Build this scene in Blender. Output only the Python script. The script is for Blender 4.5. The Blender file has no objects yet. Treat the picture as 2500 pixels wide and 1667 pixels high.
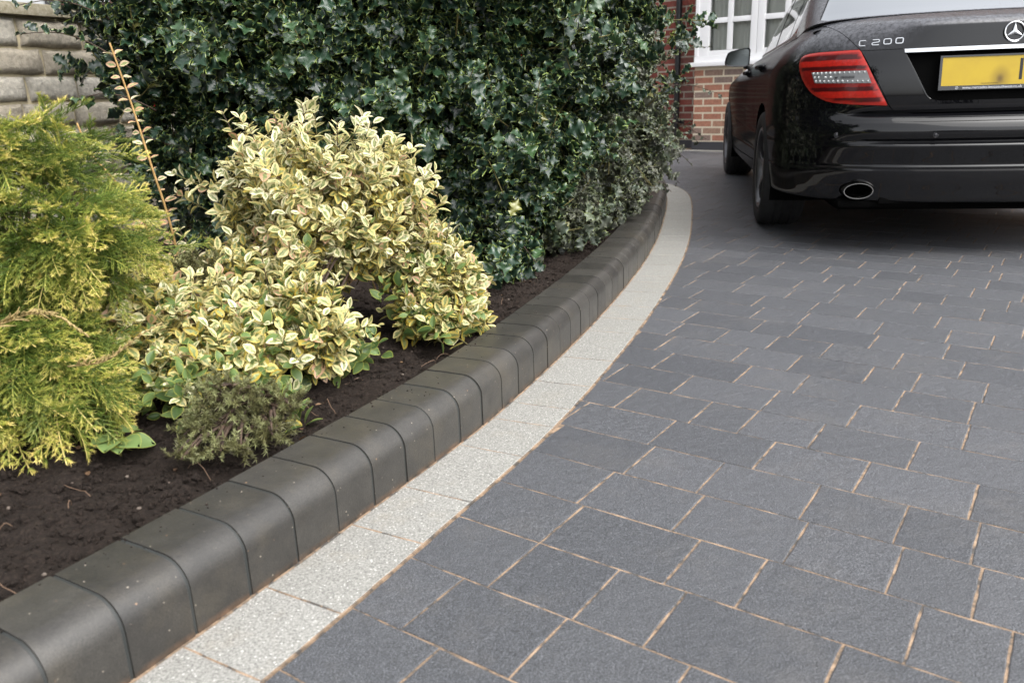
import bpy, bmesh, math, random
import numpy as np
from mathutils import Matrix, Vector

# ------------------------------------------------------------------ camera
SC = bpy.context.scene
CAM_H, PITCH, ROLL = 0.7816, 0.302, -0.03372
cam_d = bpy.data.cameras.new("camera")
cam_d.sensor_width = 36.0
cam_d.lens = 28.365
cam_d.clip_start, cam_d.clip_end = 0.05, 500
cam_d.dof.use_dof = True
cam_d.dof.focus_distance = 2.5
cam_d.dof.aperture_fstop = 5.6
cam = bpy.data.objects.new("camera", cam_d)
SC.collection.objects.link(cam)
_F = Vector((0, math.cos(PITCH), -math.sin(PITCH)))
_R = Vector((1, 0, 0)); _U = _R.cross(_F)
_c, _s = math.cos(ROLL), math.sin(ROLL)
_R2 = _R * _c + _U * _s; _U2 = _U * _c - _R * _s
_m = Matrix((( _R2.x, _U2.x, -_F.x, 0), (_R2.y, _U2.y, -_F.y, 0), (_R2.z, _U2.z, -_F.z, CAM_H), (0, 0, 0, 1)))
cam.matrix_world = _m
SC.camera = cam

# ------------------------------------------------------------------ sky, sun, exposure (overcast)
SUN_EL, SUN_AZ = math.radians(54), math.radians(128)      # azimuth clockwise from +Y
W = bpy.data.worlds.new("World"); SC.world = W; W.use_nodes = True
nt = W.node_tree; nt.nodes.clear()
sky = nt.nodes.new("ShaderNodeTexSky"); sky.sky_type = 'NISHITA'; sky.sun_disc = False
sky.sun_elevation, sky.sun_rotation = SUN_EL, SUN_AZ
sky.air_density, sky.dust_density, sky.ozone_density = 1.0, 4.0, 1.0
hs = nt.nodes.new("ShaderNodeHueSaturation"); hs.inputs["Saturation"].default_value = 0.16
hs.inputs["Value"].default_value = 1.0
bg = nt.nodes.new("ShaderNodeBackground"); bg.inputs["Strength"].default_value = 0.15
wo = nt.nodes.new("ShaderNodeOutputWorld")
nt.links.new(sky.outputs[0], hs.inputs["Color"]); nt.links.new(hs.outputs[0], bg.inputs["Color"]); nt.links.new(bg.outputs[0], wo.inputs[0])
sl = bpy.data.lights.new("sun", 'SUN'); sl.energy = 0.75; sl.angle = math.radians(75); sl.color = (1, 0.97, 0.92)
so = bpy.data.objects.new("sun", sl); SC.collection.objects.link(so)
_sd = Vector((math.sin(SUN_AZ) * math.cos(SUN_EL), math.cos(SUN_AZ) * math.cos(SUN_EL), math.sin(SUN_EL)))
so.rotation_euler = (-_sd).to_track_quat('-Z', 'Y').to_euler()
SC.view_settings.view_transform = 'Standard'; SC.view_settings.look = 'None'
SC.view_settings.exposure = 1.45; SC.view_settings.gamma = 1.0
SC.render.engine = 'CYCLES'
SC.cycles.use_denoising = True
SC.cycles.max_bounces = 6; SC.cycles.transparent_max_bounces = 6; SC.cycles.glossy_bounces = 3
SC.cycles.diffuse_bounces = 3
SC.cycles.sample_clamp_indirect = 4.0

rng = np.random.default_rng(11)
random.seed(5)

# ------------------------------------------------------------------ helpers
def link(o, parent=None):
    SC.collection.objects.link(o)
    if parent is not None: o.parent = parent
    return o

def tag(o, label=None, cat=None, group=None, kind=None):
    if label: o["label"] = label
    if cat: o["category"] = cat
    if group: o["group"] = group
    if kind: o["kind"] = kind
    return o

def empty(name, loc=(0, 0, 0), rotz=0.0):
    o = bpy.data.objects.new(name, None); o.empty_display_size = 0.1
    o.location = loc; o.rotation_euler = (0, 0, rotz)
    return link(o)

def mesh_obj(name, verts, faces, mats, parent=None, smooth=False, attrs=None, midx=None, sharp=None):
    """faces: list of index tuples, or an (n,k) integer array."""
    me = bpy.data.meshes.new(name)
    V = np.asarray(verts, dtype=np.float32).reshape(-1, 3)
    if isinstance(faces, np.ndarray):
        n, k = faces.shape
        loops = faces.astype(np.int32).ravel(); starts = np.arange(n, dtype=np.int32) * k; tot = np.full(n, k, dtype=np.int32)
    else:
        tot = np.array([len(f) for f in faces], dtype=np.int32)
        loops = np.fromiter((i for f in faces for i in f), dtype=np.int32, count=int(tot.sum()))
        starts = np.concatenate([[0], np.cumsum(tot)[:-1]]).astype(np.int32); n = len(tot)
    me.vertices.add(len(V)); me.vertices.foreach_set("co", V.ravel())
    me.loops.add(len(loops)); me.loops.foreach_set("vertex_index", loops)
    me.polygons.add(n); me.polygons.foreach_set("loop_start", starts); me.polygons.foreach_set("loop_total", tot)
    me.polygons.foreach_set("use_smooth", np.full(n, bool(smooth)))
    mats = mats if isinstance(mats, (list, tuple)) else [mats]
    for m in mats: me.materials.append(m)
    if midx is not None: me.polygons.foreach_set("material_index", np.asarray(midx, dtype=np.int32))
    for k, v in (attrs or {}).items():
        a = me.attributes.new(k, 'FLOAT', 'POINT'); a.data.foreach_set("value", np.asarray(v, dtype=np.float32))
    me.update(calc_edges=True); me.validate()
    if sharp is not None and smooth: me.set_sharp_from_angle(angle=math.radians(sharp))
    return link(bpy.data.objects.new(name, me), parent)

class MB:
    """collects pieces (verts, faces) into one mesh, with float attributes and material slots"""
    def __init__(s): s.v = []; s.f = []; s.n = 0; s.m = []; s.a = {}
    def add(s, v, f, m=0, **at):
        v = np.asarray(v, float).reshape(-1, 3)
        s.v.append(v); s.f += [tuple(int(i) + s.n for i in q) for q in f]; s.m += [m] * len(f)
        for k, x in at.items(): s.a.setdefault(k, []).append((s.n, np.broadcast_to(np.asarray(x, float), (len(v),))))
        s.n += len(v)
    def box(s, lo, hi, m=0, bev=0.0, mat=None, **at):
        lo = np.array(lo, float); hi = np.array(hi, float)
        if bev <= 0:
            c = np.array([[x, y, z] for z in (lo[2], hi[2]) for y in (lo[1], hi[1]) for x in (lo[0], hi[0])])
            f = [(0, 2, 3, 1), (4, 5, 7, 6), (0, 1, 5, 4), (2, 6, 7, 3), (0, 4, 6, 2), (1, 3, 7, 5)]
        else:
            b = min(bev, 0.49 * (hi - lo).min())
            bm = bmesh.new(); bmesh.ops.create_cube(bm, size=1.0)
            for vv in bm.verts: vv.co = Vector(((lo + hi) / 2 + np.array(vv.co) * (hi - lo)))
            bmesh.ops.bevel(bm, geom=list(bm.edges), offset=b, segments=2, affect='EDGES', profile=0.7)
            bm.verts.index_update()
            c = np.array([vv.co[:] for vv in bm.verts]); f = [tuple(vv.index for vv in q.verts) for q in bm.faces]; bm.free()
        if mat is not None: c = (np.asarray(mat)[:3, :3] @ c.T).T + np.asarray(mat)[:3, 3]
        s.add(c, f, m, **at)
    def tube(s, pts, r, n=8, m=0, caps=True, **at):
        v, f = tube_geo(pts, r, n, caps); s.add(v, f, m, **at)
    def build(s, name, mats, parent=None, smooth=False, sharp=None):
        at = {}
        for k, l in s.a.items():
            arr = np.zeros(s.n)
            for st, x in l: arr[st:st + len(x)] = x
            at[k] = arr
        return mesh_obj(name, np.concatenate(s.v), s.f, mats, parent, smooth, at, s.m, sharp)

def tube_geo(pts, r, n=8, caps=True):
    P = np.asarray(pts, float); k = len(P)
    r = np.broadcast_to(np.asarray(r, float), (k,))
    T = np.gradient(P, axis=0); T /= np.linalg.norm(T, axis=1)[:, None] + 1e-12
    ref = np.array([0, 0, 1.0]) if abs(T[0][2]) < 0.9 else np.array([1.0, 0, 0])
    V = []; A = np.cross(T[0], ref); A /= np.linalg.norm(A)
    ang = np.arange(n) * 2 * np.pi / n
    for i in range(k):
        A = A - T[i] * (A @ T[i]); A /= np.linalg.norm(A) + 1e-12
        B = np.cross(T[i], A)
        V.append(P[i] + r[i] * (np.cos(ang)[:, None] * A + np.sin(ang)[:, None] * B))
    V = np.concatenate(V); F = []
    for i in range(k - 1):
        for j in range(n):
            F.append((i * n + j, i * n + (j + 1) % n, (i + 1) * n + (j + 1) % n, (i + 1) * n + j))
    if caps: F.append(tuple(range(n))[::-1]); F.append(tuple((k - 1) * n + j for j in range(n)))
    return V, F

def pchip(x, y, q):
    x = np.asarray(x, float); y = np.asarray(y, float); q = np.asarray(q, float)
    h = np.diff(x); d = np.diff(y) / h; m = np.zeros(len(x))
    for i in range(1, len(x) - 1):
        if d[i - 1] * d[i] > 0:
            w1 = 2 * h[i] + h[i - 1]; w2 = h[i] + 2 * h[i - 1]; m[i] = (w1 + w2) / (w1 / d[i - 1] + w2 / d[i])
    m[0], m[-1] = d[0], d[-1]
    i = np.clip(np.searchsorted(x, q) - 1, 0, len(x) - 2); t = np.clip((q - x[i]) / h[i], 0, 1)
    return (y[i] * (1 + 2 * t) * (1 - t) ** 2 + h[i] * m[i] * t * (1 - t) ** 2 + y[i + 1] * t * t * (3 - 2 * t) + h[i] * m[i + 1] * t * t * (t - 1))

def resample(P, step=None, n=None):
    P = np.asarray(P, float); s = np.concatenate([[0], np.cumsum(np.linalg.norm(np.diff(P, axis=0), axis=1))])
    if n is None: n = max(2, int(round(s[-1] / step)) + 1)
    q = np.linspace(0, s[-1], n)
    return np.stack([np.interp(q, s, P[:, i]) for i in range(P.shape[1])], 1)

def catmull(P, step):
    P = np.asarray(P, float); out = []
    Q = np.concatenate([[2 * P[0] - P[1]], P, [2 * P[-1] - P[-2]]])
    for i in range(1, len(Q) - 2):
        for t in np.linspace(0, 1, 24, endpoint=False):
            a, b, c, d = Q[i - 1:i + 3]
            out.append(0.5 * (2 * b + (c - a) * t + (2 * a - 5 * b + 4 * c - d) * t * t + (3 * b - a - 3 * c + d) * t ** 3))
    out.append(P[-1]); return resample(np.array(out), step)

def vnoise(p, seed=0):
    """smooth value noise, p (...,3)"""
    p = np.asarray(p, float); i = np.floor(p).astype(np.int64); f = p - i; f = f * f * (3 - 2 * f)
    def h(x, y, z):
        n = (x * 374761393 + y * 668265263 + z * 2147483647 + seed * 974711) & 0xffffffff
        n = ((n ^ (n >> 13)) * 1274126177) & 0xffffffff
        return ((n ^ (n >> 16)) & 0xffff) / 65535.0
    r = 0
    for dx in (0, 1):
        for dy in (0, 1):
            for dz in (0, 1):
                w = (f[..., 0] if dx else 1 - f[..., 0]) * (f[..., 1] if dy else 1 - f[..., 1]) * (f[..., 2] if dz else 1 - f[..., 2])
                r = r + w * h(i[..., 0] + dx, i[..., 1] + dy, i[..., 2] + dz)
    return r

def clip_mesh(V, F, fv, extra=None):
    """keep the part of a polygon mesh where fv > 0 (linear on edges). extra: dict of per-vertex arrays carried along"""
    V = np.asarray(V, float); extra = extra or {}
    keep = fv > 0
    nv = [tuple(p) for p in V]; ex = {k: list(a) for k, a in extra.items()}
    cache = {}; out = []
    for f in F:
        kk = [keep[i] for i in f]
        if all(kk): out.append(tuple(f)); continue
        if not any(kk): continue
        poly = []
        for a, b in zip(f, tuple(f[1:]) + (f[0],)):
            if keep[a]: poly.append(a)
            if keep[a] != keep[b]:
                key = (min(a, b), max(a, b))
                if key not in cache:
                    t = fv[a] / (fv[a] - fv[b]); cache[key] = len(nv)
                    nv.append(tuple(V[a] + (V[b] - V[a]) * t))
                    for k in ex: ex[k].append(ex[k][a] + (ex[k][b] - ex[k][a]) * t)
                poly.append(cache[key])
        if len(poly) >= 3: out.append(tuple(poly))
    used = sorted({i for f in out for i in f}); mp = {o: i for i, o in enumerate(used)}
    nv = np.array([nv[i] for i in used]).reshape(-1, 3); out = [tuple(mp[i] for i in f) for f in out]
    return nv, out, {k: np.array([a[i] for i in used]) for k, a in ex.items()}

def poly_sdf(P, poly):
    """signed distance, negative inside; P (n,2)"""
    P = np.asarray(P, float); poly = np.asarray(poly, float); d = np.full(len(P), 1e9); ins = np.zeros(len(P), bool)
    for a, b in zip(poly, np.roll(poly, -1, axis=0)):
        e = b - a; w = P - a; t = np.clip((w @ e) / (e @ e + 1e-15), 0, 1)
        d = np.minimum(d, np.linalg.norm(w - t[:, None] * e, axis=1))
        c = ((a[1] > P[:, 1]) != (b[1] > P[:, 1])) & (P[:, 0] < (b[0] - a[0]) * (P[:, 1] - a[1]) / (b[1] - a[1] + 1e-15) + a[0])
        ins ^= c
    return np.where(ins, -d, d)

def add_flange(V, F, depth_vec):
    """turn the open border of a panel inward so that it shows an edge thickness"""
    cnt = {}
    for f in F:
        for a, b in zip(f, tuple(f[1:]) + (f[0],)):
            cnt[(a, b)] = cnt.get((a, b), 0) + 1
    V = list(map(tuple, V)); F = list(F); D = np.asarray(depth_vec)
    for (a, b) in [e for e in cnt if (e[1], e[0]) not in cnt]:
        i = len(V)
        V += [V[a], V[b], tuple(np.array(V[b]) + D[b]), tuple(np.array(V[a]) + D[a])]
        F.append((i + 1, i, i + 3, i + 2))
    return np.array(V), F

def vnormals(V, F):
    N = np.zeros_like(V)
    for f in F:
        p = V[list(f)]; n = np.zeros(3)
        for i in range(1, len(f) - 1): n += np.cross(p[i] - p[0], p[i + 1] - p[0])
        N[list(f)] += n
    return N / (np.linalg.norm(N, axis=1)[:, None] + 1e-12)

# ------------------------------------------------------------------ materials
class NT:
    def __init__(s, name):
        s.m = bpy.data.materials.new(name); s.m.use_nodes = True; s.t = s.m.node_tree; s.t.nodes.clear()
        s.out = s.t.nodes.new("ShaderNodeOutputMaterial"); s.b = s.t.nodes.new("ShaderNodeBsdfPrincipled")
        s.t.links.new(s.b.outputs[0], s.out.inputs[0])
    def n(s, typ, ins=None, **kw):
        x = s.t.nodes.new("ShaderNode" + typ)
        for k, v in kw.items(): setattr(x, k, v)
        for k, v in (ins or {}).items(): s.set(x.inputs[k], v)
        return x
    def set(s, sock, v):
        if hasattr(v, "outputs"): v = v.outputs[0]
        if isinstance(v, bpy.types.NodeSocket): s.t.links.new(v, sock)
        else:
            if sock.type == 'RGBA' and len(v) == 3: v = (*v, 1)
            sock.default_value = v
    def P(s, **kw):
        for k, v in kw.items(): s.set(s.b.inputs[k.replace("_", " ")], v)
        return s.m
    def obj(s): return s.n("TexCoord").outputs["Object"]
    def attr(s, name): return s.n("Attribute", attribute_name=name).outputs["Fac"]
    def noise(s, vec, scale, detail=4, rough=0.6):
        return s.n("TexNoise", {"Vector": vec, "Scale": scale, "Detail": detail, "Roughness": rough}).outputs[0]
    def vor(s, vec, scale, out="Distance"): return s.n("TexVoronoi", {"Vector": vec, "Scale": scale}).outputs[out]
    def ramp(s, fac, stops, interp='LINEAR'):
        x = s.n("ValToRGB", {"Fac": fac}); cr = x.color_ramp; cr.interpolation = interp
        while len(cr.elements) < len(stops): cr.elements.new(0.5)
        for e, (p, c) in zip(cr.elements, stops):
            e.position = p; e.color = (c, c, c, 1) if not hasattr(c, "__len__") else (*c, 1)
        return x.outputs[0]
    def mix(s, fac, a, b, mode='MIX'):
        x = s.n("Mix", data_type='RGBA', blend_type=mode)
        s.set(x.inputs[0], fac); s.set(x.inputs[6], a); s.set(x.inputs[7], b); return x.outputs[2]
    def math(s, op, a, b=0.0, c=None):
        x = s.n("Math", operation=op); s.set(x.inputs[0], a); s.set(x.inputs[1], b)
        if c is not None: s.set(x.inputs[2], c)
        return x.outputs[0]
    def bump(s, h, strength=0.3, dist=0.002, normal=None):
        x = s.n("Bump", {"Height": h, "Strength": strength, "Distance": dist})
        if normal is not None: s.set(x.inputs["Normal"], normal)
        return x.outputs[0]

def simple(name, col, rough=0.5, metal=0.0, **kw):
    t = NT(name); t.P(Base_Color=col, Roughness=rough, Metallic=metal, **kw); return t.m

def m_paver():
    t = NT("charcoal paver"); v = t.obj(); tone = t.attr("tone")
    base = t.ramp(tone, [(0, (0.056, 0.059, 0.066)), (0.5, (0.066, 0.069, 0.076)), (1, (0.077, 0.080, 0.088))])
    sp = t.noise(v, 420, 3, 0.75)
    g = t.ramp(sp, [(0.30, 0.2), (0.5, 0.92), (0.70, 3.0)])
    c = t.mix(1.0, base, g, 'MULTIPLY')
    wf = t.noise(v, 60, 5, 0.7); c = t.mix(1.0, c, t.ramp(wf, [(0.3, 0.86), (0.7, 1.14)]), 'MULTIPLY')
    fl = t.vor(v, 95); c = t.mix(t.ramp(fl, [(0.02, 0.75), (0.075, 0.0)]), c, (0.27, 0.28, 0.29))
    du = t.noise(v, 3.5, 5, 0.7); c = t.mix(t.ramp(du, [(0.52, 0.0), (0.8, 0.35)]), c, (0.15, 0.14, 0.13))
    sd = t.noise(v, 14, 4, 0.75); c = t.mix(t.ramp(sd, [(0.70, 0.0), (0.78, 0.4)]), c, (0.36, 0.26, 0.18))
    h = t.math('ADD', t.noise(v, 260, 4, 0.7), t.math('MULTIPLY', t.noise(v, 34, 4, 0.6), 1.6))
    return t.P(Base_Color=c, Roughness=t.ramp(wf, [(0.3, 0.40), (0.7, 0.58)]), Normal=t.bump(h, 0.9, 0.0032), Specular_IOR_Level=0.55)

def m_strip():
    t = NT("silver granite block"); v = t.obj(); tone = t.attr("tone")
    base = t.ramp(tone, [(0, (0.235, 0.231, 0.213)), (1, (0.250, 0.246, 0.228))])
    n1 = t.noise(v, 230, 3, 0.8); c = t.mix(1.0, base, t.ramp(n1, [(0.3, 0.42), (0.5, 1.0), (0.7, 1.65)]), 'MULTIPLY')
    c = t.mix(t.ramp(t.vor(v, 100), [(0.08, 0.9), (0.20, 0.0)]), c, (0.62, 0.61, 0.58))
    v2 = t.n("Mapping", {"Vector": v, "Location": (3.1, 1.7, 0.4)})
    c = t.mix(t.ramp(t.vor(v2, 110), [(0.07, 0.85), (0.18, 0.0)]), c, (0.07, 0.07, 0.075))
    du = t.noise(v, 7, 5, 0.7); c = t.mix(t.ramp(du, [(0.55, 0.0), (0.8, 0.35)]), c, (0.27, 0.22, 0.15))
    return t.P(Base_Color=c, Roughness=0.6, Normal=t.bump(t.noise(v, 260, 3, 0.7), 0.5, 0.002))

def m_sand():
    t = NT("jointing sand"); v = t.obj()
    c = t.ramp(t.noise(v, 22, 5, 0.7), [(0.41, (0.070, 0.062, 0.055)), (0.51, (0.23, 0.16, 0.105)), (0.68, (0.37, 0.265, 0.18))])
    c = t.mix(1.0, c, t.ramp(t.noise(v, 500, 2), [(0.3, 0.7), (0.7, 1.3)]), 'MULTIPLY')
    return t.P(Base_Color=c, Roughness=0.9, Normal=t.bump(t.noise(v, 300), 0.6, 0.002))

def m_kerb():
    t = NT("charcoal kerb block"); v = t.obj(); tone = t.attr("tone")
    base = t.ramp(tone, [(0, (0.021, 0.0192, 0.0168)), (0.5, (0.028, 0.0258, 0.0226)), (1, (0.037, 0.0343, 0.030))])
    c = t.mix(1.0, base, t.ramp(t.noise(v, 18, 6, 0.7), [(0.3, 0.7), (0.7, 1.35)]), 'MULTIPLY')
    c = t.mix(t.ramp(t.noise(v, 6, 5, 0.65), [(0.5, 0.0), (0.7, 0.45)]), c, (0.062, 0.052, 0.036))
    c = t.mix(1.0, c, t.ramp(t.noise(v, 420, 3, 0.75), [(0.32, 0.6), (0.68, 1.6)]), 'MULTIPLY')
    fl = t.math('MULTIPLY', t.ramp(t.vor(v, 75), [(0.06, 0.95), (0.13, 0.0)]), t.ramp(t.noise(v, 45, 2), [(0.54, 0.0), (0.60, 1.0)]))
    c = t.mix(fl, c, (0.36, 0.31, 0.25))
    v2 = t.n("Mapping", {"Vector": v, "Location": (7.3, 2.2, 5.1)})
    c = t.mix(t.math('MULTIPLY', t.ramp(t.vor(v2, 42), [(0.05, 0.9), (0.09, 0.0)]), t.ramp(t.noise(v2, 30, 2), [(0.55, 0.0), (0.62, 1.0)])), c, (0.28, 0.17, 0.10))
    c = t.mix(t.math('MULTIPLY', t.attr("foot"), t.ramp(t.noise(v, 25, 4), [(0.4, 0.0), (0.7, 0.7)])), c, (0.22, 0.13, 0.08))
    h = t.math('ADD', t.noise(v, 240, 3), t.math('MULTIPLY', t.noise(v, 40, 3), 1.0))
    return t.P(Base_Color=c, Roughness=0.55, Specular_IOR_Level=0.3, Coat_Weight=0.62, Coat_IOR=1.55, Coat_Roughness=t.ramp(t.noise(v, 22, 4), [(0.3, 0.32), (0.7, 0.46)]), Normal=t.bump(h, 0.5, 0.0016))

def m_mortar(name, a, b):
    t = NT(name); v = t.obj()
    c = t.ramp(t.noise(v, 60, 5, 0.7), [(0.3, a), (0.7, b)])
    return t.P(Base_Color=c, Roughness=0.85, Normal=t.bump(t.noise(v, 220, 4), 0.6, 0.003))

def m_soil():
    t = NT("damp soil"); v = t.obj()
    c = t.ramp(t.noise(v, 110, 8, 0.85), [(0.3, (0.010, 0.007, 0.0055)), (0.52, (0.034, 0.0235, 0.018)), (0.72, (0.095, 0.068, 0.053))])
    c = t.mix(t.ramp(t.vor(v, 60), [(0.03, 0.6), (0.07, 0.0)]), c, (0.15, 0.12, 0.10))
    h = t.math('ADD', t.noise(v, 90, 6, 0.8), t.noise(v, 22, 4))
    return t.P(Base_Color=c, Roughness=0.8, Specular_IOR_Level=0.25, Normal=t.bump(h, 1.0, 0.02))

def m_leaf_holly(name, dust):
    t = NT(name); e = t.attr("edge"); tone = t.attr("tone"); v = t.obj()
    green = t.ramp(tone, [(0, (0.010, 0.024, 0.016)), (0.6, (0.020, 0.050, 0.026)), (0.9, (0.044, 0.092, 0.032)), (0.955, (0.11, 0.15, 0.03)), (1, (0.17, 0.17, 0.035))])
    c = t.mix(t.ramp(e, [(0.55, 0.0), (0.95, 1.0)]), green, (0.26, 0.33, 0.075))
    if dust: c = t.mix(t.ramp(t.noise(v, 9, 4), [(0.36, 0.12), (0.65, 0.55)]), c, (0.19, 0.175, 0.135))
    r = t.ramp(t.noise(v, 60, 2), [(0.3, 0.30 + 0.12 * dust), (0.7, 0.48 + 0.14 * dust)])
    return t.P(Base_Color=c, Roughness=r, Specular_IOR_Level=0.6, Coat_Weight=0.22 - 0.12 * dust, Coat_Roughness=0.24 + 0.1 * dust, Normal=t.bump(t.noise(v, 130, 2), 0.25, 0.002))

def translucent_leaf(t, c, amt, rough, spec=0.45):
    t.P(Base_Color=c, Roughness=rough, Specular_IOR_Level=spec)
    tr = t.n("BsdfTranslucent", {"Color": c}); mx = t.n("MixShader", {"Fac": amt})
    t.t.links.new(t.b.outputs[0], mx.inputs[1]); t.t.links.new(tr.outputs[0], mx.inputs[2]); t.t.links.new(mx.outputs[0], t.out.inputs[0])
    return t.m

def m_leaf_euonymus():
    t = NT("variegated leaf"); e = t.attr("edge"); tone = t.attr("tone"); v = t.obj(); kind = t.attr("var")
    heart = t.ramp(t.noise(v, 160, 2), [(0.3, (0.13, 0.18, 0.06)), (0.7, (0.36, 0.39, 0.17))])
    margin = t.ramp(tone, [(0, (0.36, 0.26, 0.03)), (0.35, (0.57, 0.46, 0.12)), (0.7, (0.72, 0.65, 0.35)), (0.92, (0.78, 0.75, 0.52)), (0.96, (0.58, 0.38, 0.24)), (1, (0.55, 0.30, 0.18))])
    ee = t.math('ADD', e, t.math('MULTIPLY', t.math('SUBTRACT', t.noise(v, 220, 2), 0.5), 0.35))
    c1 = t.mix(t.ramp(ee, [(0.02, 0.0), (0.16, 1.0)]), heart, margin)
    g = t.ramp(tone, [(0, (0.06, 0.11, 0.03)), (1, (0.17, 0.25, 0.085))])
    c2 = t.mix(t.ramp(ee, [(0.6, 0.0), (0.9, 0.75)]), g, (0.38, 0.38, 0.08))
    c = t.mix(kind, c2, c1)
    return translucent_leaf(t, c, 0.22, 0.38, 0.4)

def m_needles(name, stops, amt=0.2, rough=0.5):
    t = NT(name); c = t.ramp(t.attr("tip"), stops)
    tone = t.attr("tone"); c = t.mix(1.0, c, t.ramp(tone, [(0, 0.65), (1, 1.3)]), 'MULTIPLY')
    return translucent_leaf(t, c, amt, rough)

def m_bark(name, a, b):
    t = NT(name); v = t.obj()
    c = t.ramp(t.noise(v, 70, 4), [(0.3, a), (0.7, b)]); return t.P(Base_Color=c, Roughness=0.8)

def m_brick(name, stops):
    t = NT(name); v = t.obj(); tone = t.attr("tone")
    c = t.ramp(tone, stops)
    c = t.mix(1.0, c, t.ramp(t.noise(v, 34, 5, 0.7), [(0.3, 0.72), (0.7, 1.28)]), 'MULTIPLY')
    c = t.mix(t.ramp(t.noise(v, 5, 4), [(0.55, 0.0), (0.8, 0.3)]), c, (0.30, 0.20, 0.15))
    return t.P(Base_Color=c, Roughness=0.85, Normal=t.bump(t.noise(v, 120, 5), 0.3, 0.002))

def m_stone():
    t = NT("pitched stone"); v = t.obj(); tone = t.attr("tone")
    c = t.ramp(tone, [(0, (0.42, 0.37, 0.29)), (0.5, (0.56, 0.50, 0.40)), (1, (0.58, 0.545, 0.47))])
    c = t.mix(1.0, c, t.ramp(t.noise(v, 55, 6, 0.75), [(0.3, 0.62), (0.7, 1.3)]), 'MULTIPLY')
    c = t.mix(t.ramp(t.noise(v, 6, 4), [(0.5, 0.0), (0.75, 0.4)]), c, (0.12, 0.105, 0.085))
    return t.P(Base_Color=c, Roughness=0.85, Normal=t.bump(t.noise(v, 55, 8, 0.8), 1.0, 0.02))

M = {}
M["paver"] = m_paver(); M["strip"] = m_strip(); M["sand"] = m_sand(); M["kerb"] = m_kerb(); M["soil"] = m_soil()
M["kerb_joint"] = simple("dark kerb mortar", (0.021, 0.0235, 0.0225), 0.7, Coat_Weight=0.4, Coat_Roughness=0.45)
M["house_mortar"] = m_mortar("pale mortar", (0.54, 0.47, 0.35), (0.66, 0.58, 0.45))
M["dark_mortar"] = m_mortar("grey mortar", (0.25, 0.22, 0.18), (0.38, 0.34, 0.28))
M["stone_mortar"] = m_mortar("buff mortar", (0.33, 0.28, 0.18), (0.46, 0.40, 0.27))
M["stone"] = m_stone()
M["coping"] = m_mortar("mossy coping", (0.17, 0.145, 0.08), (0.34, 0.31, 0.24))
M["brick"] = m_brick("orange brick", [(0, (0.30, 0.125, 0.082)), (0.45, (0.37, 0.172, 0.112)), (0.8, (0.31, 0.185, 0.126)), (1, (0.18, 0.14, 0.125))])
M["dark_brick"] = m_brick("dark red brick", [(0, (0.15, 0.035, 0.026)), (0.6, (0.22, 0.055, 0.04)), (1, (0.15, 0.06, 0.05))])  # recessed wall: bricks darker and redder than the bay's
M["holly"] = m_leaf_holly("glossy holly leaf", 0); M["holly_dusty"] = m_leaf_holly("dusty holly leaf", 1)
M["euonymus"] = m_leaf_euonymus()
M["gold"] = m_needles("golden conifer", [(0, (0.035, 0.080, 0.016)), (0.42, (0.140, 0.215, 0.036)), (0.78, (0.43, 0.42, 0.085)), (1, (0.66, 0.53, 0.19))])
M["juniper"] = m_needles("blue juniper", [(0, (0.075, 0.055, 0.025)), (0.5, (0.145, 0.14, 0.055)), (1, (0.23, 0.245, 0.11))])
M["twig"] = m_bark("olive twig", (0.07, 0.065, 0.02), (0.17, 0.14, 0.04))
M["bark"] = m_bark("brown bark", (0.03, 0.02, 0.014), (0.09, 0.055, 0.035))
M["orange_stem"] = m_bark("orange stem", (0.28, 0.17, 0.055), (0.42, 0.26, 0.10))
M["berry"] = simple("red berry", (0.55, 0.02, 0.015), 0.25)
M["white"] = simple("white frame paint", (0.87, 0.87, 0.88), 0.35)

# ------------------------------------------------------------------ setting: ground, drive, edging strip, kerb, soil
KERB_BASE = [(-1.62, -0.45), (-1.30, -0.08), (-1.00, 0.29), (-0.755, 0.62), (-0.560, 0.95), (-0.512, 1.033), (-0.402, 1.222), (-0.292, 1.429), (-0.179, 1.634), (-0.072, 1.833),
             (0.063, 2.146), (0.151, 2.353), (0.239, 2.575), (0.395, 2.992), (0.516, 3.348), (0.629, 3.694), (0.801, 4.302), (1.0, 5.138),
             (1.11, 5.65), (1.175, 6.0), (1.20, 6.3), (1.185, 6.62), (1.10, 6.95), (0.92, 7.25), (0.62, 7.45), (0.2, 7.55), (-0.6, 7.55)]
BASE = catmull(KERB_BASE, 0.02)
def smooth_line(P, k):
    for _ in range(k):
        Q = P.copy(); Q[1:-1] = 0.25 * P[:-2] + 0.5 * P[1:-1] + 0.25 * P[2:]; P = Q
    return P
BASE = resample(smooth_line(BASE, 120), 0.02)
_T = np.gradient(BASE, axis=0); _T /= np.linalg.norm(_T, axis=1)[:, None]
_N = np.stack([_T[:, 1], -_T[:, 0]], 1)                 # to the right: the drive side
STRIP_W = 0.168
def offset_line(d): return BASE + _N * d
OUTER = resample(offset_line(STRIP_W + 0.0035), 0.02)
def curve_sdf(P, L, closed_side=None):
    """signed distance to a polyline, positive on its right"""
    P = np.asarray(P, float); out = np.empty(len(P))
    A = L[:-1]; E = L[1:] - A; ee = (E ** 2).sum(1)
    for i in range(0, len(P), 2000):
        p = P[i:i + 2000]; w = p[:, None] - A[None]; t = np.clip((w * E).sum(2) / ee, 0, 1)
        d = w - t[..., None] * E; q = (d ** 2).sum(2); j = q.argmin(1); k = np.arange(len(p))
        cr = E[j, 0] * w[k, j, 1] - E[j, 1] * w[k, j, 0]
        out[i:i + 2000] = np.sqrt(q[k, j]) * np.where(cr < 0, 1, -1)
    return out

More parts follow.
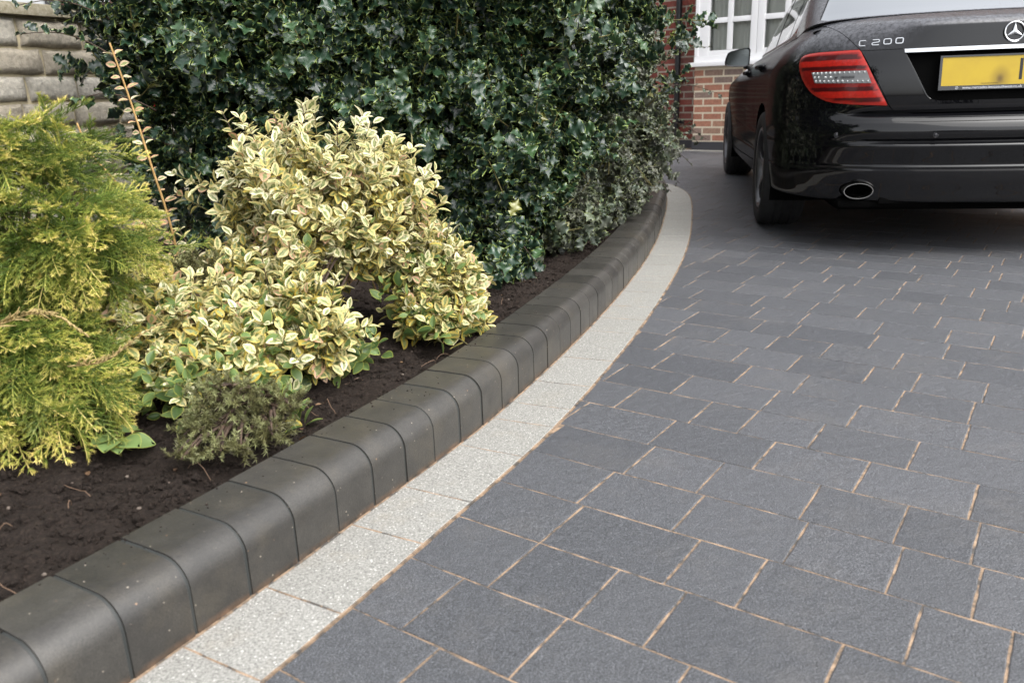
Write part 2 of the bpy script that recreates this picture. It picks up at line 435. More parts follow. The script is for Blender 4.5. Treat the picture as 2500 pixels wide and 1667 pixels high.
# ground sheet reaching the horizon
g = MB(); g.add([(-250, -250, -0.06), (250, -250, -0.06), (250, 250, -0.06), (-250, 250, -0.06)], [(0, 1, 2, 3)])
tarm = NT("tarmac"); _v = tarm.obj()
tarm.P(Base_Color=tarm.ramp(tarm.noise(_v, 90, 4), [(0.3, (0.035, 0.036, 0.038)), (0.7, (0.075, 0.075, 0.075))]), Roughness=0.8, Normal=tarm.bump(tarm.noise(_v, 160), 0.5, 0.004))
tag(g.build("ground", tarm.m), kind="structure")
# sand bed under the paving
HW0 = np.array([2.312, 10.23]); HT = np.array([math.sin(math.radians(52)), -math.cos(math.radians(52))])   # house wall: left corner, direction to the right
HN = np.array([-HT[1], HT[0]]) * -1                                                                        # pointing back to the drive
if HN[1] > 0: HN = -HN
def house(u, v=0.0, z=0.0): p = HW0 + HT * u + HN * v; return (p[0], p[1], z)
sb = MB(); sb.add([(-2.0, -1.2, -0.0016), (9.5, -1.2, -0.0016), (9.5, 11.5, -0.0016), (-2.0, 11.5, -0.0016)], [(0, 1, 2, 3)])
_i = np.arange(0, len(BASE), 3); _a = BASE[_i] + _N[_i] * 0.002; _b = BASE[_i] + _N[_i] * (STRIP_W + 0.004); _k = len(_i)
sb.add(np.concatenate([np.c_[_a, np.full(_k, 0.0002)], np.c_[_b, np.full(_k, 0.0002)]]), [(j, j + 1, _k + j + 1, _k + j) for j in range(_k - 1)])
tag(sb.build("jointing_sand", M["sand"]), kind="structure")

def slab_piece(mb, poly, top, depth, cham, tone, jit=0.0013, dome=0.0):
    """a block with a slightly ragged outline and a chamfer, from a ccw polygon"""
    poly = np.asarray(poly, float)
    c = poly.mean(0)
    ring = []
    for a, b in zip(poly, np.roll(poly, -1, axis=0)):
        k = max(1, int(np.linalg.norm(b - a) / 0.022))
        for t in np.arange(k) / k:
            ring.append(a + (b - a) * t)
    R = np.array(ring)
    nr = vnoise(np.c_[R * 70, np.full(len(R), tone * 50)], 3)[:, None] - 0.5
    d = c - R; dl = np.linalg.norm(d, axis=1)[:, None]; d = d / (dl + 1e-9)
    R0 = R + d * (nr * 2 * jit + jit)
    R1 = R0 + d * np.minimum(cham, dl * 0.5)
    n = len(R)
    V = np.concatenate([np.c_[R0, np.full(n, top - depth)], np.c_[R0, np.full(n, top - cham * 0.6)], np.c_[R1, np.full(n, top)], [[c[0], c[1], top + dome]]])
    F = []
    for i in range(n):
        j = (i + 1) % n
        F += [(i, j, n + j, n + i), (n + i, n + j, 2 * n + j, 2 * n + i), (2 * n + i, 2 * n + j, 3 * n)]
    mb.add(V, F, tone=tone)

def clip_poly(poly, fn):
    """clip a 2D polygon to fn > 0"""
    P = []
    for a, b in zip(poly, np.roll(poly, -1, axis=0)):
        k = max(1, int(np.linalg.norm(b - a) / 0.04))
        P += [a + (b - a) * t for t in np.arange(k) / k]
    P = np.array(P); f = fn(P); out = []
    if (f > 0).all(): return poly
    if (f <= 0).all(): return None
    for i in range(len(P)):
        j = (i + 1) % len(P)
        if f[i] > 0: out.append(P[i])
        if (f[i] > 0) != (f[j] > 0): out.append(P[i] + (P[j] - P[i]) * f[i] / (f[i] - f[j]))
    return np.array(out) if len(out) >= 3 else None

RD = np.array([math.cos(2.5277), math.sin(2.5277)]); RN = np.array([RD[1], -RD[0]])   # along a row / across rows
pv = MB()
r0 = 0.9115 - 0.1603 * 8; npav = 0
prng = random.Random(21)
for k in range(0, 78):
    r = r0 + 0.1603 * k
    a = -7.4 + prng.random() * 0.2
    while a < 5.5:
        L = prng.choices([0.12, 0.162, 0.202, 0.242], [1.4, 3, 2.2, 1.8])[0]
        mid = RN * (r + 0.08) + RD * (a + L / 2)
        if -0.9 < mid[1] < 10.6 and mid[0] < 7.2 and mid[0] > -1.9:
            gx = 0.0005 + prng.random() * 0.0008; gy = 0.0003 + prng.random() * 0.0009
            c = [(a + gx, r + gy), (a + L - gx, r + gy), (a + L - gx, r + 0.1603 - gy), (a + gx, r + 0.1603 - gy)]
            P = np.array([RD * u + RN * w for u, w in c])
            if np.cross(P[1] - P[0], P[2] - P[1]) < 0: P = P[::-1]
            ok = True
            if curve_sdf(mid[None], OUTER)[0] < 0.16:
                P = clip_poly(P, lambda q: curve_sdf(q, OUTER) - 0.002)
            if P is not None and ((mid - HW0) @ HN) < 0.45:
                P = clip_poly(P, lambda q: (q - HW0) @ HN - 0.21)
            if P is not None and len(P) > 2 and 0.5 * abs(np.dot(P[:, 0], np.roll(P[:, 1], -1)) - np.dot(P[:, 1], np.roll(P[:, 0], -1))) > 0.0007:
                tn = prng.random()
                slab_piece(pv, P, (prng.random() - 0.5) * 0.0010, 0.03, 0.0020, tn, dome=0.0); npav += 1
        a += L
dv = pv.build("driveway", M["paver"])
tag(dv, "charcoal block paving laid in straight rows with sandy joints", kind="structure")

# silver edging strip following the kerb
st = MB(); s_tot = np.concatenate([[0], np.cumsum(np.linalg.norm(np.diff(BASE, axis=0), axis=1))])
def base_at(s, off):
    p = np.array([np.interp(s, s_tot, BASE[:, 0]), np.interp(s, s_tot, BASE[:, 1])]); n = np.array([np.interp(s, s_tot, _N[:, 0]), np.interp(s, s_tot, _N[:, 1])])
    return p + n / np.linalg.norm(n) * off
s = 0.03
while s < s_tot[-1] - 0.3:
    L = prng.choices([0.115, 0.17, 0.225], [1.2, 3, 2])[0]
    gp = 0.0002 + prng.random() * 0.0006
    k = 5; ss = np.linspace(s + gp, s + L - gp, k)
    P = np.array([base_at(x, 0.006) for x in ss] + [base_at(x, STRIP_W) for x in ss[::-1]])
    if np.cross(P[1] - P[0], P[-1] - P[0]) < 0: P = P[::-1]
    slab_piece(st, P, 0.001 + (prng.random() - 0.5) * 0.0008, 0.03, 0.0014, prng.random()); s += L
# the row of the same pale blocks along the foot of the house
u = -3.2
while u < 8:
    P = np.array([house(u + 0.003, 0.035)[:2], house(u + 0.197, 0.035)[:2], house(u + 0.197, 0.20)[:2], house(u + 0.003, 0.20)[:2]])
    if np.cross(P[1] - P[0], P[2] - P[1]) < 0: P = P[::-1]
    slab_piece(st, P, 0.004, 0.03, 0.003, prng.random()); u += 0.2
tag(st.build("edging_strip", M["strip"]), "pale silver granite blocks edging the charcoal paving", kind="structure")

# kerb of bullnose blocks
KH, KD, KR = 0.125, 0.155, 0.050
def kerb_profile(inset=0.0):
    p = [(0.0, -0.04), (0.0, 0.0), (0.0, 0.012), (0.0, 0.03), (0.0, KH - KR)]
    for t in np.linspace(0, 1, 11)[1:]:
        an = t * math.pi / 2; p.append((-(KR - KR * math.cos(an)), KH - KR + KR * math.sin(an)))
    p += [(-0.10, KH + 0.0005), (-KD + 0.004, KH), (-KD, KH - 0.004), (-KD, -0.04)]
    p = np.array(p)
    if inset:
        c = np.array([-KD / 2, 0.04]); d = c - p; p = p + np.sign(d) * np.minimum(np.abs(d), inset)
    return p
kb = MB()
def kerb_run(s0, s1, prof, m, tone, n=4, cham=0.0, dx_=0.0, dz_=0.0):
    ss = np.linspace(s0, s1, n); ins = np.zeros(n)
    if cham: ss = np.concatenate([[s0], np.linspace(s0 + cham, s1 - cham, n), [s1]]); ins = np.zeros(len(ss)); ins[0] = ins[-1] = cham * 0.8
    V = []; foot = []
    for x, i in zip(ss, ins):
        c0 = np.array([-KD / 2, 0.04]); dd = c0 - prof; pr = prof + np.sign(dd) * np.minimum(np.abs(dd), i)
        for o, z in pr:
            q = base_at(x, o + dx_); V.append((q[0], q[1], z + dz_ * (z > 0.02))); foot.append(max(0.0, 1 - z / 0.012) if o > -0.02 else 0.0)
    k = len(prof); F = []
    for i in range(len(ss) - 1):
        for j in range(k - 1): F.append((i * k + j, i * k + j + 1, (i + 1) * k + j + 1, (i + 1) * k + j))
    F.append(tuple(range(k))); F.append(tuple((len(ss) - 1) * k + j for j in range(k))[::-1])
    kb.add(V, F, m, tone=tone, foot=np.array(foot))
s = 0.0; P0 = kerb_profile(); P1 = kerb_profile(0.0022)
while s < s_tot[-1] - 0.12:
    L = 0.1105 + (prng.random() - 0.5) * 0.006; gp = 0.0018 + prng.random() * 0.0024
    kerb_run(s + gp, s + L - gp, P0, 0, prng.random(), cham=0.0004, dx_=(prng.random() - 0.5) * 0.0022, dz_=(prng.random() - 0.5) * 0.0018)
    s += L
kerb_run(0.01, s_tot[-1] - 0.1, P1, 1, 0.5, n=260)
ko = kb.build("kerb", [M["kerb"], M["kerb_joint"]], smooth=True, sharp=24)
tag(ko, "charcoal bullnose kerb blocks around the planting bed", kind="structure")

# soil in the bed
WP, WD = np.array([-1.93, 3.6]), np.array([0.4003, 0.9164])          # garden wall line
xs = np.arange(-3.6, 1.3, 0.022); ys = np.arange(-0.6, 7.6, 0.022)
X, Y = np.meshgrid(xs, ys); Pq = np.stack([X.ravel(), Y.ravel()], 1)
dk = curve_sdf(Pq, BASE)                                               # negative inside the bed
Z = 0.098 + 0.045 * (vnoise(np.c_[Pq * 2.2, np.zeros(len(Pq))], 1) - 0.5) + 0.03 * (vnoise(np.c_[Pq * 9, np.zeros(len(Pq))], 2) - 0.5) \
    + 0.022 * (vnoise(np.c_[Pq * 28, np.zeros(len(Pq))], 4) - 0.5) + 0.016 * (vnoise(np.c_[Pq * 60, np.zeros(len(Pq))], 6) - 0.5)
Z += 0.05 * np.clip((-dk - 0.25) / 0.6, 0, 1)
near = np.clip((-dk - KD) / 0.08, 0, 1); Z = Z * near + (1 - near) * (0.100 + 0.01 * (vnoise(np.c_[Pq * 40, np.zeros(len(Pq))], 8) - 0.5))
wside = (Pq - WP) @ np.array([WD[1], -WD[0]])
nx, ny = len(xs), len(ys)
idx = np.arange(nx * ny).reshape(ny, nx); F = np.stack([idx[:-1, :-1], idx[:-1, 1:], idx[1:, 1:], idx[1:, :-1]], -1).reshape(-1, 4)
ok = (dk < -KD + 0.012) & (wside > -0.15); F = F[ok[F].all(1)]
us = np.unique(F); mp = np.full(nx * ny, -1); mp[us] = np.arange(len(us))
so_ = mesh_obj("soil", np.c_[Pq, Z][us], mp[F], M["soil"], smooth=True)
tag(so_, "dark damp soil of the planting bed", kind="structure")
def soil_z(x, y):
    i = np.clip(((y - ys[0]) / 0.022).astype(int), 0, ny - 1); j = np.clip(((x - xs[0]) / 0.022).astype(int), 0, nx - 1)
    return Z.reshape(ny, nx)[i, j]
# crumbs
ico = bmesh.new(); bmesh.ops.create_icosphere(ico, subdivisions=1, radius=1.0); ico.verts.ensure_lookup_table()
IV = np.array([v.co[:] for v in ico.verts]); IF = np.array([[v.index for v in f.verts] for f in ico.faces]); ico.free()
N = 42000
t = rng.random(N) ** 0.8; ss = rng.uniform(0.3, 5.0, N); off = -(KD + 0.004 + t * 0.62)
cp = np.array([base_at(a, b) for a, b in zip(ss, off)])
cz = soil_z(cp[:, 0], cp[:, 1]); r = 0.0014 + 0.0042 * rng.random(N) ** 2.5 + 0.006 * (rng.random(N) < 0.015)
nk = 420; cp[:nk] = np.array([base_at(a, b) for a, b in zip(ss[:nk], -KD * rng.random(nk) ** 0.35)]); onk = np.array([curve_sdf(c[None], BASE)[0] for c in cp[:nk]])
cz[:nk] = np.where(onk > -0.05, 9.0, KH); r[:nk] = 0.0008 + 0.0016 * rng.random(nk) ** 2; cz[:nk] = np.where(cz[:nk] > 5, 0.04, cz[:nk])
V = IV[None] * (1 + 1.0 * (rng.random((N, len(IV), 1)) - 0.5)) * (r[:, None, None] * rng.uniform(0.6, 1.2, (N, 1, 3)))
V = V + np.c_[cp, cz + r * 0.3][:, None]
F = (IF[None] + (np.arange(N) * len(IV))[:, None, None]).reshape(-1, 3)
tag(mesh_obj("soil_crumbs", V.reshape(-1, 3), F, M["soil"], smooth=False), "loose soil crumbs along the kerb", kind="stuff")

# ------------------------------------------------------------------ garden wall of pitched stone
gw = empty("stone_wall", (WP[0], WP[1], 0))
tag(gw, "low buff stone wall with flat mossy coping behind the shrubs", "garden wall")
wn = np.array([WD[1], -WD[0]])                      # towards the bed
def wallp(u, out, z): return np.stack([WD[0] * u + wn[0] * out, WD[1] * u + wn[1] * out, z + 0 * u], -1)
sm = MB(); wr = random.Random(4); wseed = 0
zt = 1.128
U0, U1 = -3.2, 4.6
course = [0.118] + [0.1075] * 9
for ci, ch in enumerate(course):
    z1 = zt; z0 = zt - ch; zt = z0; u = U0 - wr.random() * 0.3
    while u < U1:
        L = wr.choice([0.24, 0.30, 0.30, 0.33]); wseed += 1
        smooth_face = wr.random() < 0.3
        gx, gz = 0.006, 0.006
        nu, nz = 14, 8
        uu = np.linspace(u + gx, u + L - gx, nu); zz = np.linspace(z0 + gz, z1 - gz, nz)
        UU, ZZ = np.meshgrid(uu, zz)
        eu = np.minimum(UU - uu[0], uu[-1] - UU); ez = np.minimum(ZZ - zz[0], zz[-1] - ZZ); e = np.minimum(eu, ez)
        k = np.clip(e / 0.018, 0, 1) ** 0.5
        nn = vnoise(np.stack([UU * 28, ZZ * 28, np.full_like(UU, wseed * 3.3)], -1), 5) + 0.5 * vnoise(np.stack([UU * 75, ZZ * 75, np.full_like(UU, wseed * 1.3)], -1), 7)
        out = 0.006 + k * ((0.010 + 0.014 * nn) if not smooth_face else (0.014 + 0.004 * nn))
        UU2 = UU + (vnoise(np.stack([ZZ * 20, UU * 0 + wseed, UU * 3], -1), 9) - 0.5) * 0.012 * (1 - np.clip(eu / 0.03, 0, 1))
        ZZ2 = ZZ + (vnoise(np.stack([UU * 14, UU * 0 + wseed, ZZ * 3], -1), 10) - 0.5) * 0.010 * (1 - np.clip(ez / 0.03, 0, 1))
        V = wallp(UU2, out, ZZ2); V[..., 2] = ZZ2; V = V.reshape(-1, 3); q = np.arange(nu * nz).reshape(nz, nu)
        Fq = [tuple(x) for x in np.stack([q[:-1, :-1], q[:-1, 1:], q[1:, 1:], q[1:, :-1]], -1).reshape(-1, 4)]
        # returns to the mortar
        rim = list(q[0, :]) + list(q[1:, -1]) + list(q[-1, -2::-1]) + list(q[-2:0:-1, 0])
        B = wallp(UU2.reshape(-1)[rim], np.full(len(rim), -0.01), 0); B[:, 2] = ZZ2.reshape(-1)[rim]
        n0 = len(V); Fq += [(rim[(i + 1) % len(rim)], rim[i], n0 + i, n0 + (i + 1) % len(rim)) for i in range(len(rim))]
        tn = (0.85 + 0.15 * wr.random()) if smooth_face else wr.random() * 0.75
        sm.add(np.concatenate([V, B]), Fq, 0, tone=tn)
        u += L
A = lambda u, o, z: tuple(wallp(np.array(u, float), o, z))
sm.add([A(U0 - .3, 0, 0), A(U1 + .3, 0, 0), A(U1 + .3, 0, 1.13), A(U0 - .3, 0, 1.13), A(U0 - .3, -.2, 0), A(U1 + .3, -.2, 0), A(U1 + .3, -.2, 1.13), A(U0 - .3, -.2, 1.13)],
       [(0, 1, 2, 3), (5, 4, 7, 6), (3, 2, 6, 7), (1, 5, 6, 2), (4, 0, 3, 7)], 1)
sm.build("stone_face", [M["stone"], M["stone_mortar"]], gw, smooth=True, sharp=50)
cpm = MB(); u = U0 - 0.3
ang = math.atan2(WD[1], WD[0]); R4 = np.array(Matrix.Rotation(ang, 4, 'Z'))
while u < U1 + 0.2:
    L = 0.60; cpm.box((u + 0.003, -0.045, 1.132), (u + L - 0.003, 0.25, 1.180), bev=0.010, mat=R4); u += L
cpm.build("coping", M["coping"], gw, smooth=True, sharp=40)

# ------------------------------------------------------------------ brick house
hs_ = empty("brick_house", (HW0[0], HW0[1], 0)); tag(hs_, "red brick house with white window behind the black car", "house")
hang = math.atan2(HT[1], HT[0]); HM = np.array(Matrix.Rotation(hang, 4, 'Z'))       # local x along wall, local y away from the drive
if (HM[:2, 1] @ HN) > 0: HM[:3, 1] *= -1
def bricks(mb, u0, u1, z0, z1, y, ch, pitch, gap, seed, proud=0.0006, hole=None):
    r = random.Random(seed); z = z0; k = 0
    while z < z1 - ch * 0.5:
        u = u0 - (pitch / 2 if k % 2 else 0)
        while u < u1:
            a, b = max(u + gap / 2, u0), min(u + pitch - gap / 2, u1)
            zz = (z + gap / 2, min(z + ch - gap / 2, z1))
            if b - a > 0.02 and not (hole and any(b > h[0] and a < h[1] and zz[1] > h[2] and zz[0] < h[3] for h in hole)):
                pr = proud + r.random() * 0.0006
                V = np.array([(a, y - pr, zz[0]), (b, y - pr, zz[0]), (b, y - pr, zz[1]), (a, y - pr, zz[1]), (a, y, zz[0]), (b, y, zz[0]), (b, y, zz[1]), (a, y, zz[1])])
                V = (HM[:3, :3] @ V.T).T
                mb.add(V, [(0, 1, 2, 3), (0, 4, 5, 1), (1, 5, 6, 2), (2, 6, 7, 3), (3, 7, 4, 0)], 0, tone=r.random())
            u += pitch
        z += ch; k += 1
CH, PI_ = 0.0835, 0.246
SILL_Z = 0.975
wb = MB()
bricks(wb, 0.0, 6.0, 0.103, SILL_Z, 0.0, CH, PI_, 0.019, 2)
bricks(wb, 2.6, 6.0, SILL_Z, 4.2, 0.0, CH, PI_, 0.018, 3)
bricks(wb, 0.0, 2.6, 2.45, 4.2, 0.0, CH, PI_, 0.018, 4)
wb.box((0.0, 0.0, -0.05), (6.0, 0.30, SILL_Z), 1, mat=HM); wb.box((2.6, 0.0, SILL_Z), (6.0, 0.30, 4.2), 1, mat=HM); wb.box((0.0, 0.0, 2.45), (2.6, 0.30, 4.2), 1, mat=HM)
tag(wb.build("bay_wall", [M["brick"], M["house_mortar"]], hs_), "orange brick wall with pale mortar under the window")
wd_ = MB(); bricks(wd_, -5.2, 0.0, 0.10, 4.2, 0.30, CH, PI_, 0.018, 7)
wd_.box((-5.2, 0.30, -0.05), (6.0, 0.9, 4.2), 1, mat=HM); wd_.box((-5.2, 0.9, -0.05), (6.0, 7.0, 4.2), 1, mat=HM)
tag(wd_.build("wall", [M["dark_brick"], M["dark_mortar"]], hs_), "dark red brick wall with a black downpipe")
pl = MB(); pl.box((-0.006, -0.016, -0.05), (6.0, -0.001, 0.10), mat=HM, bev=0.004); pl.box((-5.2, 0.282, -0.05), (-0.01, 0.299, 0.095), mat=HM, bev=0.004)
pl.build("plinth", simple("black bitumen plinth", (0.035, 0.036, 0.042), 0.6), hs_)
rf = MB()
V = np.array([(-5.6, -0.35, 4.2), (6.4, -0.35, 4.2), (6.4, 3.6, 5.7), (-5.6, 3.6, 5.7), (6.4, 7.4, 4.2), (-5.6, 7.4, 4.2)]); V = (HM[:3, :3] @ V.T).T
rf.add(V, [(0, 1, 2, 3), (3, 2, 4, 5), (0, 3, 5), (1, 4, 2), (0, 5, 4, 1)]); rf.build("roof", simple("roof tile", (0.16, 0.07, 0.05), 0.8), hs_)
# window across the bay
wf = MB()
def fb(u0, u1, z0, z1, y0, y1, m=0, bev=0.006): wf.box((u0, y0, z0), (u1, y1, z1), m, bev, HM)
ZB, ZT = SILL_Z + 0.075, 2.45
fb(0.0, 2.6, SILL_Z + 0.045, ZB + 0.035, -0.030, 0.09)              # bottom rail
fb(0.0, 0.045, ZB + 0.036, ZT, -0.028, 0.09); fb(2.555, 2.6, ZB + 0.036, ZT, -0.028, 0.09)
ucur = 0.0; panes = []
PW, BW, MW = 0.222, 0.060, 0.185
ust = 0.046
for leaf in range(4):
    a = ust; st_w = 0.125 if leaf == 0 else 0.078
    fb(a, a + st_w, ZB + 0.036, ZT, -0.016, 0.05)
    p0 = a + st_w; p1 = p0 + PW; p2 = p1 + BW; p3 = p2 + PW
    fb(p1, p2, ZB + 0.10, ZT - 0.06, -0.008, 0.03)
    fb(p3, p3 + 0.078, ZB + 0.036, ZT, -0.016, 0.05)
    fb(p0, p3, ZB + 0.036, ZB + 0.095, -0.013, 0.05)
    z = ZB + 0.095; q = 0
    while z < ZT - 0.2:
        panes.append((p0, p3, z, z + 0.30)); z += 0.30
        if z < ZT - 0.2: fb(p0, p1, z, z + 0.058, -0.006, 0.03); fb(p2, p3, z, z + 0.058, -0.006, 0.03); z += 0.058
    ust = p3 + 0.078 + 0.004
wfo = wf.build("window", M["white"], hs_, smooth=True, sharp=40)
tag(wfo, "white casement window with small square panes")
wsil = MB(); wsil.box((-0.05, -0.075, SILL_Z - 0.004), (2.62, 0.05, SILL_Z + 0.044), bev=0.008, mat=HM); wsil.build("sill", M["white"], wfo, smooth=True, sharp=40)
glass = NT("window pane glass"); gl = glass.n("BsdfGlossy", {"Color": (1, 1, 1), "Roughness": 0.02}); trn = glass.n("BsdfTransparent", {"Color": (0.93, 0.95, 0.94)})
fr = glass.n("Fresnel", {"IOR": 1.5}); mxs = glass.n("MixShader", {"Fac": fr}); glass.t.links.new(trn.outputs[0], mxs.inputs[1]); glass.t.links.new(gl.outputs[0], mxs.inputs[2]); glass.t.links.new(mxs.outputs[0], glass.out.inputs[0])
pn = MB(); pn.add((HM[:3, :3] @ np.array([(0.05, 0.018, ZB + 0.05), (2.55, 0.018, ZB + 0.05), (2.55, 0.018, ZT), (0.05, 0.018, ZT)]).T).T, [(0, 1, 2, 3)]); pn.build("pane", glass.m, wfo)
cu = np.linspace(0.05, 2.55, 260); cy = 0.10 + 0.018 * np.sin(cu * 75 + 3 * np.sin(cu * 9)) * (0.6 + 0.4 * np.sin(cu * 5))
V = np.concatenate([np.c_[cu, cy, np.full(260, ZB)], np.c_[cu, cy, np.full(260, ZT)]]); V = (HM[:3, :3] @ V.T).T
net = NT("net curtain"); net.P(Base_Color=(0.66, 0.66, 0.62), Roughness=0.9)
cuo = mesh_obj("net_curtain", V, [(i, i + 1, 261 + i, 260 + i) for i in range(259)], net.m, wfo, smooth=True)
# downpipe on the recessed wall
dp = MB()
def hp(u, v, z): return HM[:3, :3] @ np.array([u, v, z])
dp.tube([hp(-0.34, 0.225, z) for z in (0.10, 1.5, 3.0, 4.15)], 0.036, 14)
for z in (0.32, 0.83, 1.9, 3.4): dp.tube([hp(-0.34, 0.225, z - 0.03), hp(-0.34, 0.225, z + 0.03)], 0.044, 14); dp.box((-0.42, 0.268, z - 0.02), (-0.26, 0.296, z + 0.02), mat=HM, bev=0.004)
dp.build("downpipe", simple("black gutter plastic", (0.012, 0.012, 0.014), 0.35), hs_, smooth=True, sharp=40)

# ------------------------------------------------------------------ what shows over the garden wall: a pale front with a maroon door
nh = empty("neighbour_house", (-4.55, 8.1, 0)); nh.rotation_euler = (0, 0, math.radians(23.6))
tag(nh, "pale house front with maroon door glimpsed over the stone wall", "house")
nb = MB(); nb.box((-5, 0, -0.05), (0.42, 0.3, 4.5)); nb.box((1.62, 0, -0.05), (2.4, 0.3, 4.5)); nb.box((0.42, 0, 2.4), (1.62, 0.3, 4.5)); nb.box((-5, 0.3, -0.05), (2.4, 5, 4.5))
nb.build("wall", simple("pale render", (0.42, 0.43, 0.44), 0.8), nh)
db = MB(); db.box((0.43, 0.08, 0.0), (1.61, 0.16, 2.4), bev=0.01)
dob = db.build("door", simple("maroon door paint", (0.055, 0.010, 0.012), 0.3), nh)
ob = MB()
for rr in (0.16, 0.11, 0.06): ob.tube([(1.25 + rr * math.cos(a), 0.055, 1.75 + rr * math.sin(a)) for a in np.linspace(0, 2 * math.pi, 40)], 0.012, 8)
ob.build("round_ornament", simple("dull metal ring", (0.16, 0.12, 0.13), 0.35, 0.8), dob, smooth=True)
lp = MB(); lp.box((0.55, 0.05, 1.72), (0.85, 0.079, 1.86), bev=0.006); lp.build("letter_plate", simple("white plate", (0.6, 0.62, 0.64), 0.4), dob)
fr_ = MB(); fr_.box((0.30, -0.02, 0), (0.42, -0.002, 2.5), bev=0.005); fr_.box((1.62, -0.02, 0), (1.74, -0.002, 2.5), bev=0.005); fr_.build("door_frame", simple("dark frame", (0.02, 0.02, 0.022), 0.5), nh)
rfn = MB(); rfn.add([(-5.4, -0.4, 4.5), (2.7, -0.4, 4.5), (2.7, 2.5, 6.5), (-5.4, 2.5, 6.5), (2.7, 5.4, 4.5), (-5.4, 5.4, 4.5)], [(0, 1, 2, 3), (3, 2, 4, 5), (0, 3, 5), (1, 4, 2), (0, 5, 4, 1)])
rfn.build("roof", simple("grey roof tile", (0.12, 0.10, 0.09), 0.8), nh)

# ------------------------------------------------------------------ plants
def unit(v): v = np.asarray(v, float); return v / (np.linalg.norm(v, axis=-1, keepdims=True) + 1e-12)
def frames(l, n):
    l = unit(l); n = n - l * (n * l).sum(-1, keepdims=True); n = unit(n); y = np.cross(n, l)
    return np.stack([l, y, n], -1)                    # columns
def leaf_template(outline, inner, curl=0.2, fold=0.3, wob=0.0, seed=0, ripple=0.0):
    """outline: list of (t, halfwidth) from base to tip; returns verts, faces, edge"""
    r = np.random.default_rng(seed); n = len(outline)
    T = np.array([o[0] for o in outline]); Wd = np.array([o[1] for o in outline])
    V = []; E = []
    def z(t, y): return fold * abs(y) - curl * t * t
    mid = []
    for t in T:
        mid.append(len(V)); V.append((t, 0, z(t, 0))); E.append(0.0)
    F = []
    for s in (1, -1):
        inn, outr = [], []
        for i, (t, w) in enumerate(zip(T, Wd)):
            k = inner * (1 + wob * (r.random() - 0.5))
            inn.append(len(V)); ti = 0.5 + (t - 0.5) * (0.55 + 0.45 * inner); V.append((ti, s * w * k, z(ti, w * k))); E.append(0.0)
            outr.append(len(V)); rp = ripple * (1 if i % 4 == 1 else -1 if i % 4 == 3 else 0)
            V.append((t, s * w, z(t, w) + rp * w)); E.append(1.0)
        for i in range(n - 1):
            q1 = (mid[i], mid[i + 1], inn[i + 1], inn[i]); q2 = (inn[i], inn[i + 1], outr[i + 1], outr[i])
            F += [q1 if s < 0 else q1[::-1], q2 if s < 0 else q2[::-1]]
    return np.array(V), np.array(F), np.array(E)
def holly_outline(seed):
    r = np.random.default_rng(seed); o = [(0.0, 0.012), (0.06, 0.05)]
    for t in (0.18, 0.38, 0.58, 0.77):
        e = math.sin(math.pi * (t * 0.94 + 0.03)) * 0.33 + 0.03
        o += [(t + 0.02 + r.uniform(-.02, .02), e * 1.25), (t + 0.105, e * 0.66)]
    return o + [(0.93, 0.045), (1.02, 0.004)]
def ell_outline(w=0.30, n=8, p=1.0):
    return [(0.0, 0.01)] + [(t, w * math.sin(math.pi * t ** p) ** 0.75) for t in np.linspace(0.07, 0.95, n)] + [(1.0, 0.006)]
HT_ = [leaf_template(holly_outline(i), 0.86, curl=c, fold=f, ripple=rp, seed=i) for i, (c, f, rp) in enumerate([(0.15, 0.45, 0.5), (0.30, 0.35, 0.7), (0.05, 0.5, 0.8), (-0.1, 0.4, 0.6), (0.4, 0.2, 0.7)])]
ET_ = [leaf_template(ell_outline(w, 6, p), 0.40, curl=c, fold=f, wob=1.1, seed=i + 20) for i, (w, p, c, f) in enumerate([(0.29, 0.9, 0.15, 0.3), (0.33, 1.0, 0.25, 0.2), (0.27, 0.85, -0.1, 0.4), (0.31, 0.9, 0.35, 0.15), (0.30, 1.0, 0.0, 0.45)])]

def leaf_mesh(name, tmpl, pos, l, n, size, mat, parent, attrs):
    """one mesh of many leaves; attrs: per-leaf arrays"""
    k = len(pos); pick = rng.integers(0, len(tmpl), k); R = frames(l, n)
    VV, FF, EE, AA = [], [], [], {a: [] for a in attrs}; off = 0
    for i, (V, F, E) in enumerate(tmpl):
        s = np.where(pick == i)[0]
        if not len(s): continue
        v = np.einsum('kij,vj->kvi', R[s], V) * size[s][:, None, None] + pos[s][:, None]
        VV.append(v.reshape(-1, 3)); FF.append((F[None] + (np.arange(len(s)) * len(V))[:, None, None]).reshape(-1, 4) + off)
        EE.append(np.tile(E, len(s)))
        for a in attrs: AA[a].append(np.repeat(attrs[a][s], len(V)))
        off += len(s) * len(V)
    at = {a: np.concatenate(x) for a, x in AA.items()}; at["edge"] = np.concatenate(EE)
    return mesh_obj(name, np.concatenate(VV), np.concatenate(FF), mat, parent, smooth=True, attrs=at)

